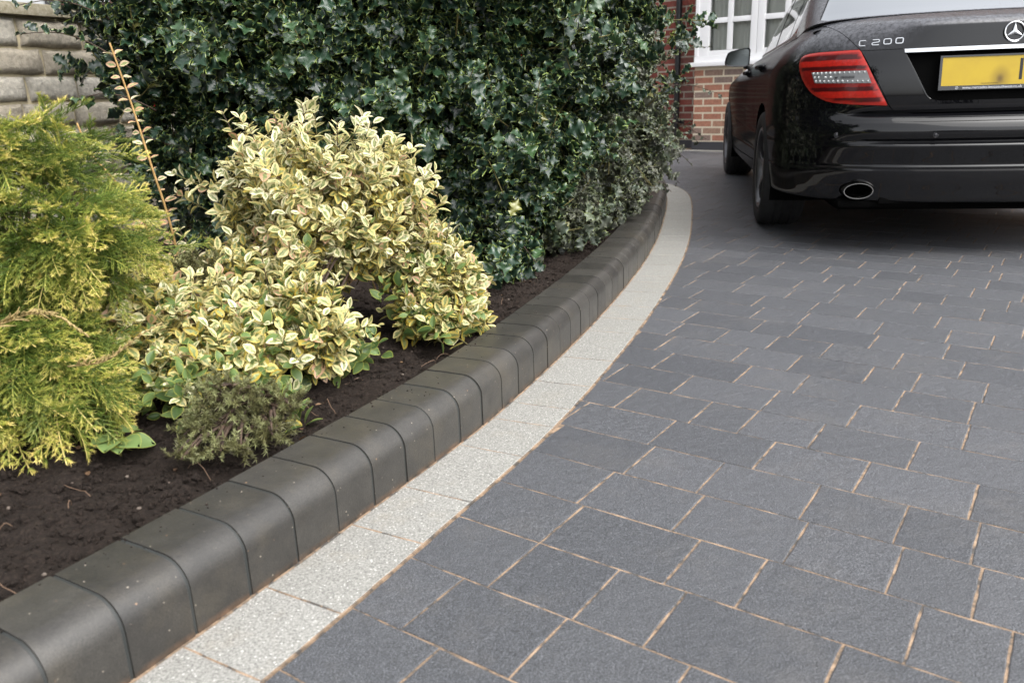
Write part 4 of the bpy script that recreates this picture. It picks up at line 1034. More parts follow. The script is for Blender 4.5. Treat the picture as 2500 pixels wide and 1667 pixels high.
n = 26; lp_ = np.array([base_at(a, -(KD + 0.03 + b)) for a, b in zip(rng.uniform(0.9, 4.0, n), rng.uniform(0, 0.4, n))])
lt = NT("dead leaf"); lt.P(Base_Color=lt.ramp(lt.attr("tone"), [(0, (0.06, 0.03, 0.015)), (1, (0.17, 0.10, 0.05))]), Roughness=0.7)
tag(leaf_mesh("leaf_litter", ET_, np.c_[lp_, soil_z(lp_[:, 0], lp_[:, 1]) + 0.006], unit(np.c_[rng.normal(size=(n, 2)), rng.normal(size=n) * 0.2]), unit(np.c_[rng.normal(size=(n, 2)) * 0.4, np.ones(n)]), rng.uniform(0.010, 0.024, n), lt.m, None, {"tone": rng.random(n)}), "small dead brown leaves lying on the soil", kind="stuff")

n = 110; pp_ = np.array([base_at(a, -(KD + 0.01 + b)) for a, b in zip(rng.uniform(0.6, 4.0, n), rng.uniform(0, 0.42, n))])
V = IV[None] * (1 + 0.5 * (rng.random((n, len(IV), 1)) - 0.5)) * (rng.uniform(0.002, 0.0055, (n, 1, 1)) * np.array([1, 1, 0.7])) + np.c_[pp_, soil_z(pp_[:, 0], pp_[:, 1]) + 0.003][:, None]
pb = NT("pebble"); pb.P(Base_Color=pb.ramp(pb.noise(pb.obj(), 14, 2), [(0.35, (0.07, 0.05, 0.04)), (0.65, (0.13, 0.105, 0.085))]), Roughness=0.7)
tag(mesh_obj("soil_pebbles", V.reshape(-1, 3), (IF[None] + (np.arange(n) * len(IV))[:, None, None]).reshape(-1, 3), pb.m, smooth=True), "small pale stones lying in the soil", kind="stuff")

LAMP_SZ = [(0.5905, 0.8997), (0.5563, 0.8411), (0.5245, 0.7806), (0.4915, 0.7213), (0.4581, 0.6626), (0.5363, 0.6655), (0.6114, 0.6697), (0.6895, 0.6771), (0.7309, 0.6863), (0.7722, 0.702), (0.81, 0.7222), (0.8452, 0.7524), (0.8745, 0.7864), (0.8945, 0.8183), (0.9073, 0.847), (0.9086, 0.8657), (0.903, 0.8806), (0.8828, 0.8904), (0.8529, 0.8952), (0.7883, 0.8982), (0.7129, 0.8989), (0.6464, 0.8997)]
LAMPW = [(0.8119, 0.8125), (0.5555, 0.8125), (0.5317, 0.7588), (0.7895, 0.7643)]
MIR = (1.74, 0.89, 0.955)
MIRP = [(-0.088, 0.050), (-0.080, 0.064), (-0.06, 0.066), (0.0, 0.058), (0.050, 0.046), (0.072, 0.034), (0.084, 0.006), (0.092, -0.028), (0.090, -0.048), (0.075, -0.058), (0.02, -0.064), (-0.05, -0.065), (-0.078, -0.060), (-0.086, -0.048)]

# ------------------------------------------------------------------ black saloon car
# car coordinates: a forward from the rear axle, b to the right, z up
CYAW, CORG = 0.19233, (2.298, 4.4837, 0.0)
car = empty("parked_car", CORG, -CYAW); tag(car, "black saloon car parked with its boot towards the viewer", "car")
def ab(a, b, z): return np.stack([np.asarray(b, float) + 0 * np.asarray(a, float), np.asarray(a, float) + 0 * np.asarray(b, float), np.asarray(z, float) + 0 * np.asarray(a, float)], -1)   # local: x right, y forward
PROF = np.array([  # z, rear length L at the centre, half width w, extra L of the boot lid centre
 (0.236, 0.86, 0.800, 0), (0.240, .935, .835, 0), (0.248, .962, .856, 0), (0.30, .985, .864, 0), (0.345, 1.004, .870, 0), (0.378, 1.010, .874, 0), (0.384, 1.0105, .874, 0), (0.391, 1.0035, .873, 0), (0.399, 1.005, .874, 0), (0.4035, 1.0045, .874, 0),
 (0.410, 1.000, .874, 0), (0.45, 1.016, .877, 0), (0.488, 1.032, .880, 0), (0.494, 1.032, .8802, 0), (0.5015, 1.026, .880, 0), (0.512, 1.017, .880, 0), (0.525, 1.028, .8815, 0), (0.540, 1.0365, .883, 0), (0.552, 1.0385, .884, 0), (0.566, 1.036, .885, 0), (0.580, 1.0305, .8855, 0), (0.592, 1.024, .886, 0), (0.5955, 1.019, .886, 0),
 (0.603, 1.012, .8862, 0), (0.612, 1.002, .8863, 0), (0.620, 0.990, .8865, 0), (0.629, 0.973, .887, 0), (0.640, 0.982, .887, 0), (0.66, 0.988, .887, 0), (0.70, 0.988, .887, 0), (0.76, 0.985, .885, 0), (0.82, 0.979, .878, 0),
 (0.855, 0.974, .867, 0.0), (0.885, 0.968, .852, 0.004), (0.91, 0.960, .838, 0.010), (0.935, 0.950, .822, 0.017), (0.955, 0.940, .806, 0.025), (0.972, 0.925, .790, 0.038), (0.985, 0.905, .776, 0.055), (0.991, 0.893, .770, 0.060),
 (0.998, 0.880, .764, 0.062), (1.005, 0.862, .759, 0.060), (1.012, 0.838, .754, 0.054), (1.020, 0.805, .748, 0.040), (1.028, 0.765, .741, 0.022), (1.034, 0.72, .735, 0.008), (1.038, 0.68, .731, 0.0), (1.040, 0.64, .726, 0.0)])
def crown(b, z): return 0.013 * np.clip((z - 0.978) / 0.05, 0, 1) * np.clip(1 - (b / 0.72) ** 2, 0, 1)
q = np.linspace(0, 1, len(PROF)); _rows = []
for i in range(len(PROF) - 1):
    k = max(2, int(np.hypot(PROF[i + 1, 0] - PROF[i, 0], PROF[i + 1, 1] - PROF[i, 1]) / 0.008) + 1); _rows += list(i + np.arange(k) / k)
_rows = np.array(_rows + [len(PROF) - 1.0])
ii = np.arange(len(PROF))
RZ, RL, RW, RX = [pchip(ii, PROF[:, c], _rows) for c in range(4)]
RLS = np.interp(RZ, [0.236, 0.240, 0.248, 0.30, 0.36, 0.43, 0.49, 0.55, 0.58, 0.60, 0.62, 0.65, 0.70, 2.0], [0.86, 0.935, 0.962, 0.985, 1.003, 1.016, 1.027, 1.032, 1.026, 1.015, 1.000, 0.988, 0.988, 0.0]); RLS = np.where(RZ > 0.69, RL, RLS)
A0, NEXP = -0.22, 2.75
def sstep(x, a, b): t = np.clip((x - a) / (b - a), 0, 1); return t * t * (3 - 2 * t)
NR = 90
def ring_rear(L, w, x, Ls, n=NR, nexp=NEXP, a0=A0):
    th = np.linspace(0, math.pi / 2, 500); b = w * np.sin(th) ** (2 / nexp)
    k_ = 1 - sstep(b, 0.52, 0.70); Lb = Ls + (L - Ls) * k_ + x * (1 - sstep(b, 0.30, 0.66)); a = a0 - (Lb + a0) * np.cos(th) ** (2 / nexp)
    P = np.stack([a, b], 1); s = np.concatenate([[0], np.cumsum(np.hypot(*np.diff(P, axis=0).T))])
    qq = np.linspace(0, s[-1], n); return np.interp(qq, s, a), np.interp(qq, s, b), qq
FA = np.concatenate([np.arange(A0 + 0.02, 2.80, 0.02)])
NOSE = 3.47
def ztop(a): return np.where(a < -0.05, 0.998 + (1.040 - 0.998) * sstep(-a, 0.05, 0.7), np.where(a < 1.95, 0.998 - 0.034 * (a + 0.05), 0.93 - 0.10 * np.clip((a - 1.95) / 1.4, 0, 2) ** 1.3))
def wfac(a): return 1 - 0.02 * np.clip((a - 1.6) / 1.2, 0, 1) ** 2 - 0.006 * np.clip((0.9 - a) / 1.0, 0, 1)
VA, VB, VZ, VS = [], [], [], []
for z, L, w, x, Ls in zip(RZ, RL, RW, RX, RLS):
    a, b, s = ring_rear(L, w, x, Ls)
    fb_ = w * wfac(FA)
    th = np.linspace(0, 1, 24)[1:] * math.pi / 2
    nl = 0.62 * (1 - 0.25 * max(0, (z - 0.75) / 0.3)) * (0.94 if z < 0.3 else 1.0)
    na = FA[-1] + nl * np.sin(th) ** (2 / 2.4); nb_ = fb_[-1] * np.cos(th) ** (2 / 2.4)
    aa = np.concatenate([a, FA, na]); bb = np.concatenate([b, fb_, nb_])
    zz = z if z <= 0.67 else 0.67 + (z - 0.67) * (ztop(aa) - 0.67) / (1.040 - 0.67)
    VA.append(aa); VB.append(bb); VZ.append(zz + 0 * aa); VS.append(np.concatenate([s, s[-1] + FA - A0, s[-1] + 3.0 + np.arange(len(na)) * 0.05]))
VA, VB, VZ, VS = map(np.array, (VA, VB, VZ, VS)); NRW, NC = VA.shape
def grid_faces(nr, nc):
    g_ = np.arange(nr * nc).reshape(nr, nc); return [tuple(x) for x in np.stack([g_[:-1, :-1], g_[:-1, 1:], g_[1:, 1:], g_[1:, :-1]], -1).reshape(-1, 4)]
SHF = grid_faces(NRW, NC)
SH = ab(VA, -VB, VZ + np.where(VA < -0.3, crown(VB, VZ), 0)).reshape(-1, 3)                       # left half; mirrored for the right
sa, sb_, sz_, ss_ = VA.ravel(), VB.ravel(), VZ.ravel(), VS.ravel()
def mirror(V, F):
    W2 = V * np.array([-1, 1, 1]); n = len(V); return np.concatenate([V, W2]), list(F) + [tuple(i + n for i in f[::-1]) for f in F]
def orient(F): return [f[::-1] for f in F]
def panel(name, f_list, mat, parent, both=True, off=0.0, flange=0.010, V0=None, F0=None, label=None, ex=None, smooth=True, sharp=42):
    """part of the shell where every function is positive"""
    V, F = (SH if V0 is None else V0), (SHF if F0 is None else F0)
    E = {"a": sa, "b": sb_, "z": sz_, "s": ss_} if ex is None else ex
    for fn in f_list:
        V, F, E = clip_mesh(V, F, fn(E), E)
    N = vnormals(V, F)
    c = np.array([0, 1.2, 0.6]); 
    if ((V - c) * N).sum(1).mean() < 0: F = orient(F); N = -N
    V = V + N * off
    if flange:
        V, F = add_flange(V, F, np.concatenate([-N * flange]))
    if both: V, F = mirror(V, F)
    o = mesh_obj(name, V, F, mat, parent, smooth=smooth, sharp=sharp)
    if label: o["label"] = label
    return o
# paint: black, wet on top; dew's scattered sky grey put into the colour
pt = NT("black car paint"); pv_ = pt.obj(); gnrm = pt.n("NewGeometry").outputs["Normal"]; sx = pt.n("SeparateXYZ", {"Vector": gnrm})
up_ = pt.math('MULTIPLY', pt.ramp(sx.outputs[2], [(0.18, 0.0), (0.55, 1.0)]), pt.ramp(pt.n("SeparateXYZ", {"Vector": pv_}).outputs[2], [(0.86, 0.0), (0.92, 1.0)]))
dr1 = pt.ramp(pt.vor(pv_, 170), [(0.10, 1.0), (0.38, 0.0)]); dr2 = pt.ramp(pt.vor(pt.n("Mapping", {"Vector": pv_, "Location": (1, 2, 3)}), 75), [(0.05, 1.0), (0.20, 0.0)])
few = pt.ramp(pt.noise(pv_, 40, 3), [(0.50, 0.0), (0.62, 1.0)])
dh = pt.math('ADD', pt.math('MULTIPLY', dr1, up_), pt.math('MULTIPLY', pt.math('MULTIPLY', dr2, pt.ramp(pt.noise(pv_, 12, 4), [(0.60, 0.0), (0.70, 1.0)])), 0.25))
flk = pt.ramp(pt.math('ABSOLUTE', pt.n("SeparateXYZ", {"Vector": pv_}).outputs[0]), [(0.80, 0.0), (0.86, 1.0)])
strk = pt.n("Mapping", {"Vector": pv_, "Scale": (60, 60, 3)})
dirt = pt.math('MULTIPLY', pt.ramp(pt.noise(strk, 1, 4, 0.7), [(0.5, 0.0), (0.75, 1.0)]), pt.ramp(pt.n("SeparateXYZ", {"Vector": pv_}).outputs[2], [(0.30, 0.16), (0.62, 0.0)]))
bump_ = pt.bump(dh, 0.55, 0.0012)
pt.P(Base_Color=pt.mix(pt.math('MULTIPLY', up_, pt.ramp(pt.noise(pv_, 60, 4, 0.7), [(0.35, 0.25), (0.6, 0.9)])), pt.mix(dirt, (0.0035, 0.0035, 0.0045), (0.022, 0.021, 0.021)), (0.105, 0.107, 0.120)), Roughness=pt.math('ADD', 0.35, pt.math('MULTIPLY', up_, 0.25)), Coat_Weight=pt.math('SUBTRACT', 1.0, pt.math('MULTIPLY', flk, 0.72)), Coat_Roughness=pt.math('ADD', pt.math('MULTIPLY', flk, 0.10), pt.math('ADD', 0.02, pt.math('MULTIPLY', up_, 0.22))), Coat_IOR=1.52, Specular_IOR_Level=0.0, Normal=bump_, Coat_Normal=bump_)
PAINT = pt.m
BLK = simple("matt black plastic", (0.008, 0.008, 0.009), 0.6)
VOID = simple("dark cavity", (0.003, 0.003, 0.003), 0.95, Specular_IOR_Level=0.05)
CHROME = simple("bright chrome", (0.78, 0.79, 0.80), 0.06, 1.0)
DKCHR = simple("dark satin trim", (0.05, 0.05, 0.055), 0.25, 0.3)
# outlines of lid, lamps and recess
def lid_b(z): return np.interp(z, [0.628, 0.634, 0.642, 0.652, 0.662, 0.897, 0.984, 1.012, 1.034, 1.06], [0.36, 0.405, 0.430, 0.441, 0.449, 0.571, 0.640, 0.672, 0.700, 0.72])
def f_lid(E): return np.where(E["a"] < -0.30, np.minimum(np.minimum((lid_b(E["z"]) - E["b"]), (E["z"] - 0.628) * 1.0), np.where(E["a"] > -0.55, -1, 1)), -1)
LAMP = np.array(LAMP_SZ)
def lamp_sdf(E): return np.where(E["a"] < -0.2, poly_sdf(np.stack([E["s"], E["z"]], 1), LAMP), 1.0)
AR = 0.352
def f_arch(a0, zc=0.315, r=AR): return lambda E: np.where(E["b"] > 0.55, np.hypot(E["a"] - a0, E["z"] - zc) - r, 1.0)
not_lid = lambda E: -f_lid(E) - 0.0018
not_lamp = lambda E: lamp_sdf(E) - 0.0012
zone_b = lambda E: np.minimum(0.6575 - E["z"], -0.352 - E["a"])
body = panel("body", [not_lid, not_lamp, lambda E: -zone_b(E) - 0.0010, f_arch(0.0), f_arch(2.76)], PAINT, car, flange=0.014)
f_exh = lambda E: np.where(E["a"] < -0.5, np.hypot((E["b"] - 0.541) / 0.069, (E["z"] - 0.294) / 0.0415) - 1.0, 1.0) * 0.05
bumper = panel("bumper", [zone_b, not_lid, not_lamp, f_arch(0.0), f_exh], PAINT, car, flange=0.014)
inner = panel("inner_structure", [lambda E: 0.99 - E["z"], f_exh, f_arch(0, r=0.40), f_arch(2.76, r=0.40)], VOID, car, off=-0.024, flange=0)
# boot lid with the sunken number plate bay
def surf_rear(b, z):
    """a of the rear skin at half-breadth b and height z"""
    L, w, x = np.interp(z, RZ, RL), np.interp(z, RZ, RW), np.interp(z, RZ, RX)
    Lb = L + x * (1 - sstep(b, 0.30, 0.66)); return A0 - (Lb + A0) * np.clip(1 - (b / w) ** NEXP, 0, 1) ** (1 / NEXP)
RCZ0, RCZ1 = 0.6785, 0.880
def rec_b(z): return np.interp(z, [0.6785, 0.681, 0.686, 0.694, 0.705, 0.72, 0.880], [0.255, 0.272, 0.287, 0.300, 0.309, 0.317, 0.402])
lz = list(RZ[RZ > 0.629]) + [0.6295, RCZ0 - 0.0001, RCZ0 + 0.0001, 0.681, 0.684, 0.688, 0.694, RCZ1 - 0.0001, RCZ1 + 0.0001]
lz = np.array(sorted(z for z in lz if z <= 1.034))
cols = np.concatenate([np.linspace(0, 1, 26)])
V = []; nlc = 0
for z in lz:
    be = lid_b(z) - 0.0016; br = rec_b(z) if z < 0.9 else min(0.402 + (z - 0.88) * 0.4, be * 0.72)
    br = min(br, be * 0.8) if z > 0.66 else be * 0.7
    inb = RCZ0 < z < RCZ1
    bs = np.concatenate([np.linspace(be, br + 0.004, 26), [br + 0.001, br, br - 0.006, br - 0.008], np.linspace(br - 0.012, 0, 22)])
    dp_ = np.concatenate([np.zeros(26), [0.001, 0.006, 0.026, 0.028], np.full(22, 0.030)]) if inb else np.zeros(len(bs))
    if inb: dp_ = dp_ * np.clip(0.75 + 0.25 * (RCZ1 - z) / 0.2 + 0.25, 0, 1)
    a = surf_rear(bs, np.full(len(bs), z)) + dp_
    V.append(ab(a, -bs, z + crown(bs, np.full(len(bs), z)))); nlc = len(bs)
V = np.array(V).reshape(-1, 3); F = grid_faces(len(lz), nlc); N = vnormals(V, F)
if (N[:, 1]).mean() > 0: F = orient(F); N = -N
V, F = add_flange(V, F, -N * 0.014); 
V, F = mirror(V, F); lid = mesh_obj("boot_lid", V, F, PAINT, car, smooth=True, sharp=32)
# chrome strip over the plate
zs_ = [0.8775, 0.8785, 0.8935, 0.8955]; bs = np.linspace(-0.408, 0.408, 60); V = []
for b in bs:
    k = 0.004 * (abs(b) / 0.408) ** 12
    for z, o in zip(zs_, (0.003, 0.010, 0.009, 0.002)):
        be = b * (1 + (z - 0.878) / 0.878 * 0.3); V.append(ab(surf_rear(abs(be), z) - o, be, z))
V = np.array(V).reshape(-1, 3); F = [(i * 4 + j, i * 4 + j + 1, i * 4 + j + 5, i * 4 + j + 4) for i in range(59) for j in range(3)] + [(0, 3, 2, 1), (236, 237, 238, 239)]
mesh_obj("chrome_strip", V, F, CHROME, lid, smooth=True, sharp=35)
# ---- tail lamps
def lamp_mat():
    t = NT("red tail lamp"); v = t.obj(); sp = t.n("SeparateXYZ", {"Vector": v}); rim = t.attr("rim")
    wob = t.math('MULTIPLY', t.math('SUBTRACT', t.noise(v, 25, 2), 0.5), 0.006)
    z = t.math('ADD', sp.outputs[2], wob)
    f = t.n("MapRange", {"Value": z, 1: 0.66, 2: 0.90}).outputs[0]
    R_, D_, m_ = (0.42, 0.014, 0.008), (0.06, 0.003, 0.004), (0.22, 0.008, 0.006)
    band = t.ramp(f, [(0.0, m_), (0.07, m_), (0.085, D_), (0.15, D_), (0.17, R_), (0.27, R_), (0.285, D_), (0.345, D_), (0.36, m_), (0.66, m_), (0.675, D_), (0.72, D_), (0.74, R_), (0.83, R_), (0.845, D_), (0.92, D_), (0.935, m_), (1.0, m_)])
    band = t.mix(1.0, band, t.ramp(t.noise(v, 90, 3), [(0.3, 0.75), (0.7, 1.2)]), 'MULTIPLY')
    c = t.mix(rim, band, (0.40, 0.020, 0.012))
    lines = t.math('SINE', t.math('MULTIPLY', sp.outputs[0], 900)); 
    return t.P(Base_Color=c, Roughness=0.3, Coat_Weight=0.45, Coat_Roughness=0.05, Specular_IOR_Level=0.3, Normal=t.bump(lines, 0.08, 0.001))
LM = lamp_mat()
def tail_lamp(sgn):
    V, F, E = clip_mesh(SH, SHF, -lamp_sdf({"a": sa, "b": sb_, "z": sz_, "s": ss_}) - 0.0006, {"s": ss_, "z": sz_, "b": sb_})
    d = -poly_sdf(np.stack([E["s"], E["z"]], 1), LAMP)
    N = vnormals(V, F)
    if (N[:, 1]).mean() > 0: F = orient(F); N = -N
    V = V + N * (0.0035 * sstep(d, 0, 0.012))[:, None] + N * 0.0005
    n0 = len(V); V2, F2 = add_flange(V, F, -N * 0.012); rim = np.concatenate([1 - sstep(d, 0.010, 0.014), np.ones(len(V2) - n0)])
    if sgn > 0: V2 = V2 * np.array([-1, 1, 1]); F2 = orient(F2)
    lo = mesh_obj("tail_lamp", V2, F2, LM, car, smooth=True, sharp=40, attrs={"rim": rim})
    # clear reversing lamp strip with a grid of small lenses
    W4 = [(LAMPW[i][0], LAMPW[i][1]) for i in range(4)]                      # outer-top, inner-top, inner-bottom, outer-bottom in (s,z)
    def at_sz(s, z, off):
        i = np.argmin(np.abs(RZ - z)); a = np.interp(s, VS[i][:NR], VA[i][:NR]); b = np.interp(s, VS[i][:NR], VB[i][:NR])
        e = 0.004; a1, b1 = np.interp(s + e, VS[i][:NR], VA[i][:NR]), np.interp(s + e, VS[i][:NR], VB[i][:NR]); t = unit(np.array([a1 - a, b1 - b])); nn = np.array([-t[1], t[0]])
        if nn[0] > 0: nn = -nn
        return ab(a + nn[0] * off, -(b + nn[1] * off) * (1 if sgn < 0 else -1), z)
    mb = MB(); nu, nv = 24, 6; V = []
    def q4(u, v): (A_, B_, C_, D__) = [np.array(x) for x in W4]; return (A_ * (1 - u) + B_ * u) * (1 - v) + (D__ * (1 - u) + C_ * u) * v
    for v in np.linspace(0, 1, nv):
        for u in np.linspace(0, 1, nu): s, z = q4(u, v); V.append(at_sz(s, z, 0.0052))
    Fq = grid_faces(nv, nu)
    if sgn > 0: Fq = orient(Fq)
    mb.add(np.array(V).reshape(-1, 3), Fq + orient(Fq), 0)
    for v, cnt in ((0.14, 12), (0.84, 12), (0.50, 2)):
        for i in range(cnt):
            u = (i + 0.5) / 12; s, z = q4(u, v); c = at_sz(s, z, 0.0055); big = 0.0068 * (1 if u < 0.62 else 0.7)
            mb.add(IV * np.array([big, big * 0.6, big]) + c, [tuple(f) for f in IF], 1)
    for u in (0.26, 0.36, 0.46): s, z = q4(u, 0.5); mb.add(IV * np.array([0.010, 0.004, 0.006]) + at_sz(s, z, 0.0055), [tuple(f) for f in IF], 1 if u != 0.46 else 2)
    for u in np.linspace(0.54, 0.76, 12): 
        s, z = q4(u, 0.5); mb.add(IV * np.array([0.0012, 0.003, 0.007]) + at_sz(s, z, 0.0055), [tuple(f) for f in IF], 2)
    mb.build("reversing_lamp", [simple("frosted clear lens", (0.22, 0.225, 0.23), 0.35), simple("clear lens", (0.55, 0.56, 0.57), 0.15, 0.5), simple("dark lens", (0.04, 0.04, 0.045), 0.2)], lo, smooth=True, sharp=30)
tail_lamp(-1); tail_lamp(1)
# ---- number plate
PLZ0, PLZ1, PLA = 0.739, 0.851, -0.966
tilt = 0.06
def plp(b, z, o=0.0): return ab(PLA + (z - PLZ0) * tilt * -0 + (z - 0.795) * 0.10 - o, b, z)
def plbox(mb, b0, b1, z0, z1, o0, o1, m=0):
    P = [plp(b, z, o) for o in (o0, o1) for z in (z0, z1) for b in (b0, b1)]; P = np.array(P).reshape(-1, 3)
    mb.add(P, [(0, 1, 3, 2), (4, 6, 7, 5), (0, 4, 5, 1), (2, 3, 7, 6), (0, 2, 6, 4), (1, 5, 7, 3)], m)
yp = NT("yellow plate"); yv = yp.obj(); bl = yp.n("Mapping", {"Vector": yv, "Location": (0.034, 0, -0.570), "Scale": (1.0, 0.0, 0.75)}); ln_n = yp.n("VectorMath", {0: bl}, operation='LENGTH').outputs["Value"]
sm_ = yp.ramp(ln_n, [(0.004, 0.9), (0.018, 0.45), (0.045, 0.0)])
yc = yp.mix(yp.ramp(yp.noise(yv, 14, 3), [(0.35, 0.0), (0.7, 0.45)]), (0.47, 0.325, 0.016), (0.39, 0.26, 0.018)); yc = yp.mix(sm_, yc, (0.10, 0.055, 0.01))
yp.P(Base_Color=yc, Roughness=0.35)
mb = MB(); plbox(mb, -0.262, 0.262, PLZ0 - 0.002, PLZ1 + 0.001, 0.004, 0.010); npl = mb.build("number_plate", yp.m, car)
mb = MB()
for (b0, b1, z0, z1) in ((-0.272, 0.272, PLZ1 + 0.0012, PLZ1 + 0.008), (-0.272, 0.272, PLZ0 - 0.019, PLZ0 - 0.0022), (-0.272, -0.2622, PLZ0 - 0.0021, PLZ1 + 0.0011), (0.2622, 0.272, PLZ0 - 0.0021, PLZ1 + 0.0011)): plbox(mb, b0, b1, z0, z1, 0.0, 0.013)
mb.build("plate_frame", simple("glossy black surround", (0.012, 0.012, 0.014), 0.15, Coat_Weight=0.5), npl, smooth=False)
mb = MB(); plbox(mb, 0.0375, 0.0490, PLZ0 + 0.016, PLZ1 - 0.012, 0.0100, 0.0106); mb.build("plate_character", BLK, npl)
def text_mesh(name, body, size, pos, mat, parent, sx=1.0, ext=0.0003, shear=0.0, align='LEFT'):
    cu_ = bpy.data.curves.new(name, 'FONT'); cu_.body = body; cu_.size = size; cu_.extrude = ext; cu_.shear = shear; cu_.align_x = align
    o = bpy.data.objects.new(name, cu_); SC.collection.objects.link(o); dg = bpy.context.evaluated_depsgraph_get(); dg.update()
    me = bpy.data.meshes.new_from_object(o.evaluated_get(dg)); bpy.data.objects.remove(o); me.materials.clear(); me.materials.append(mat)
    n = bpy.data.objects.new(name, me); link(n, parent)
    n.matrix_local = Matrix.Translation(pos) @ Matrix.Rotation(math.pi / 2 - 0.10, 4, 'X') @ Matrix.Diagonal((sx, 1, 1, 1)); return n
WTXT = simple("white lettering", (0.62, 0.63, 0.65), 0.5)
text_mesh("plate_lettering", "www.mercedes-benzsouthwest.co.uk", 0.0155, plp(-0.178, PLZ0 - 0.0155, 0.0134), WTXT, npl, 0.98)
text_mesh("plate_small_print", "Mercedes-Benz South West", 0.0058, plp(-0.105, PLZ0 + 0.0035, 0.0105), simple("brown print", (0.12, 0.08, 0.02), 0.6), npl)
mb = MB(); c = plp(-0.200, PLZ0 - 0.011, 0.0136); rr = 0.0055
mb.tube([c + np.array([rr * math.cos(t), 0, rr * math.sin(t)]) for t in np.linspace(0, 2 * math.pi, 25)], 0.0006, 5)
for an in (90, 210, 330): mb.tube([c, c + np.array([rr * math.cos(math.radians(an)), 0, rr * math.sin(math.radians(an))])], (0.0009, 0.0003), 5)
mb.build("plate_star", WTXT, npl)
# ---- star emblem and model badge on the lid
def on_lid(b, z, o=0.0): return ab(surf_rear(np.abs(b), z) - o, b, z)
lidtilt = math.atan2(float(surf_rear(np.array(0.0), 0.97) - surf_rear(np.array(0.0), 0.93)), 0.04)
mb = MB(); c = on_lid(np.array(0.0), np.array(0.9445), 0.007).ravel(); up = unit(np.array([0, math.tan(lidtilt), 1.0])); rt_ = np.array([1.0, 0, 0]); out_ = np.array([0, -1.0, 0]) 
rr = 0.0375
mb.tube([c + rt_ * rr * math.cos(t) + up * rr * math.sin(t) for t in np.linspace(0, 2 * math.pi, 49)], 0.0032, 10)
for an in (90, 210, 330):
    d = rt_ * math.cos(math.radians(an)) + up * math.sin(math.radians(an)); sd2 = rt_ * -math.sin(math.radians(an)) + up * math.cos(math.radians(an))
    P = [c + sd2 * 0.0075 + d * 0.004, c - sd2 * 0.0075 + d * 0.004, c + d * rr * 0.98, c + out_ * 0.005]
    P2 = [c - d * 0.001] ; mb.add(np.array(P + P2), [(0, 3, 2), (1, 2, 3), (4, 3, 0), (4, 1, 3), (0, 2, 1)])
mb.build("star_emblem", CHROME, lid, smooth=True, sharp=25)
def stroke(mb, pts, b0, z0, w, h, sh, closed, th=0.0046):
    P = np.array(pts, float); out = []
    # round the corners
    n = len(P); rng_ = range(n) if closed else range(1, n - 1)
    if not closed: out.append(P[0])
    for i in rng_:
        a_, b_, c_ = P[i - 1], P[i], P[(i + 1) % n]; ra = min(0.28, 0.5 * np.linalg.norm(a_ - b_), 0.5 * np.linalg.norm(c_ - b_)); p, q_ = b_ + unit(a_ - b_) * ra, b_ + unit(c_ - b_) * ra
        for t in np.linspace(0, 1, 6): out.append((1 - t) ** 2 * p + 2 * t * (1 - t) * b_ + t * t * q_)
    if not closed: out.append(P[-1])
    O = np.array(out)
    if closed: O = np.concatenate([O, O[:1]])
    O = O * np.array([w, h]); O[:, 0] += O[:, 1] * sh
    T = np.gradient(O, axis=0)
    if closed: T[0] = T[-1] = O[1] - O[-2]
    T = unit(T); Nn = np.stack([-T[:, 1], T[:, 0]], 1); V = []; k = len(O)
    for side, o in ((1, 0.0005), (1, 0.0040), (-1, 0.0040), (-1, 0.0005)):
        Q = O + Nn * side * th / 2 * (1 if o < 0.003 else 0.8); V.append(on_lid(b0 + Q[:, 0], z0 + Q[:, 1], o))
    V = np.concatenate(V).reshape(-1, 3); F = []
    for i in range(k - 1):
        for j in range(4): j2 = (j + 1) % 4; F.append((j * k + i, j * k + i + 1, j2 * k + i + 1, j2 * k + i))
    F += [(0, k, 2 * k, 3 * k), (k - 1, 4 * k - 1, 3 * k - 1, 2 * k - 1)]
    mb.add(V, F)
mb = MB(); hh = 0.0212
for ch, b0 in (("C", -0.577), ("2", -0.530), ("0", -0.487), ("0", -0.443)):
    z0 = 0.9155 + (b0 + 0.577) * 0.02
    if ch == "C": stroke(mb, [(1, 1), (0, 1), (0, 0), (1, 0)], b0, z0, 0.0225, hh, 0.14, False)
    elif ch == "2": stroke(mb, [(0.02, 1), (1, 1), (1, 0.53), (0, 0.42), (0, 0), (1.0, 0)], b0, z0, 0.0255, hh, 0.14, False)
    else: stroke(mb, [(0, 0), (1, 0), (1, 1), (0, 1)], b0, z0, 0.0265, hh, 0.10, True)
mb.build("model_badge", CHROME, lid, smooth=True, sharp=30)
mb = MB()
for s_ in (1,):
    bs = np.linspace(-0.585, -0.415, 12); V = [on_lid(np.array(b), np.array(0.8935 + 0.0 * b + dz), 0.0008) for b in bs for dz in (0, 0.0018)]; mb.add(np.array(V).reshape(-1, 3), [(2 * i, 2 * i + 2, 2 * i + 3, 2 * i + 1) for i in range(11)])
mb.build("lid_crease", VOID, lid)
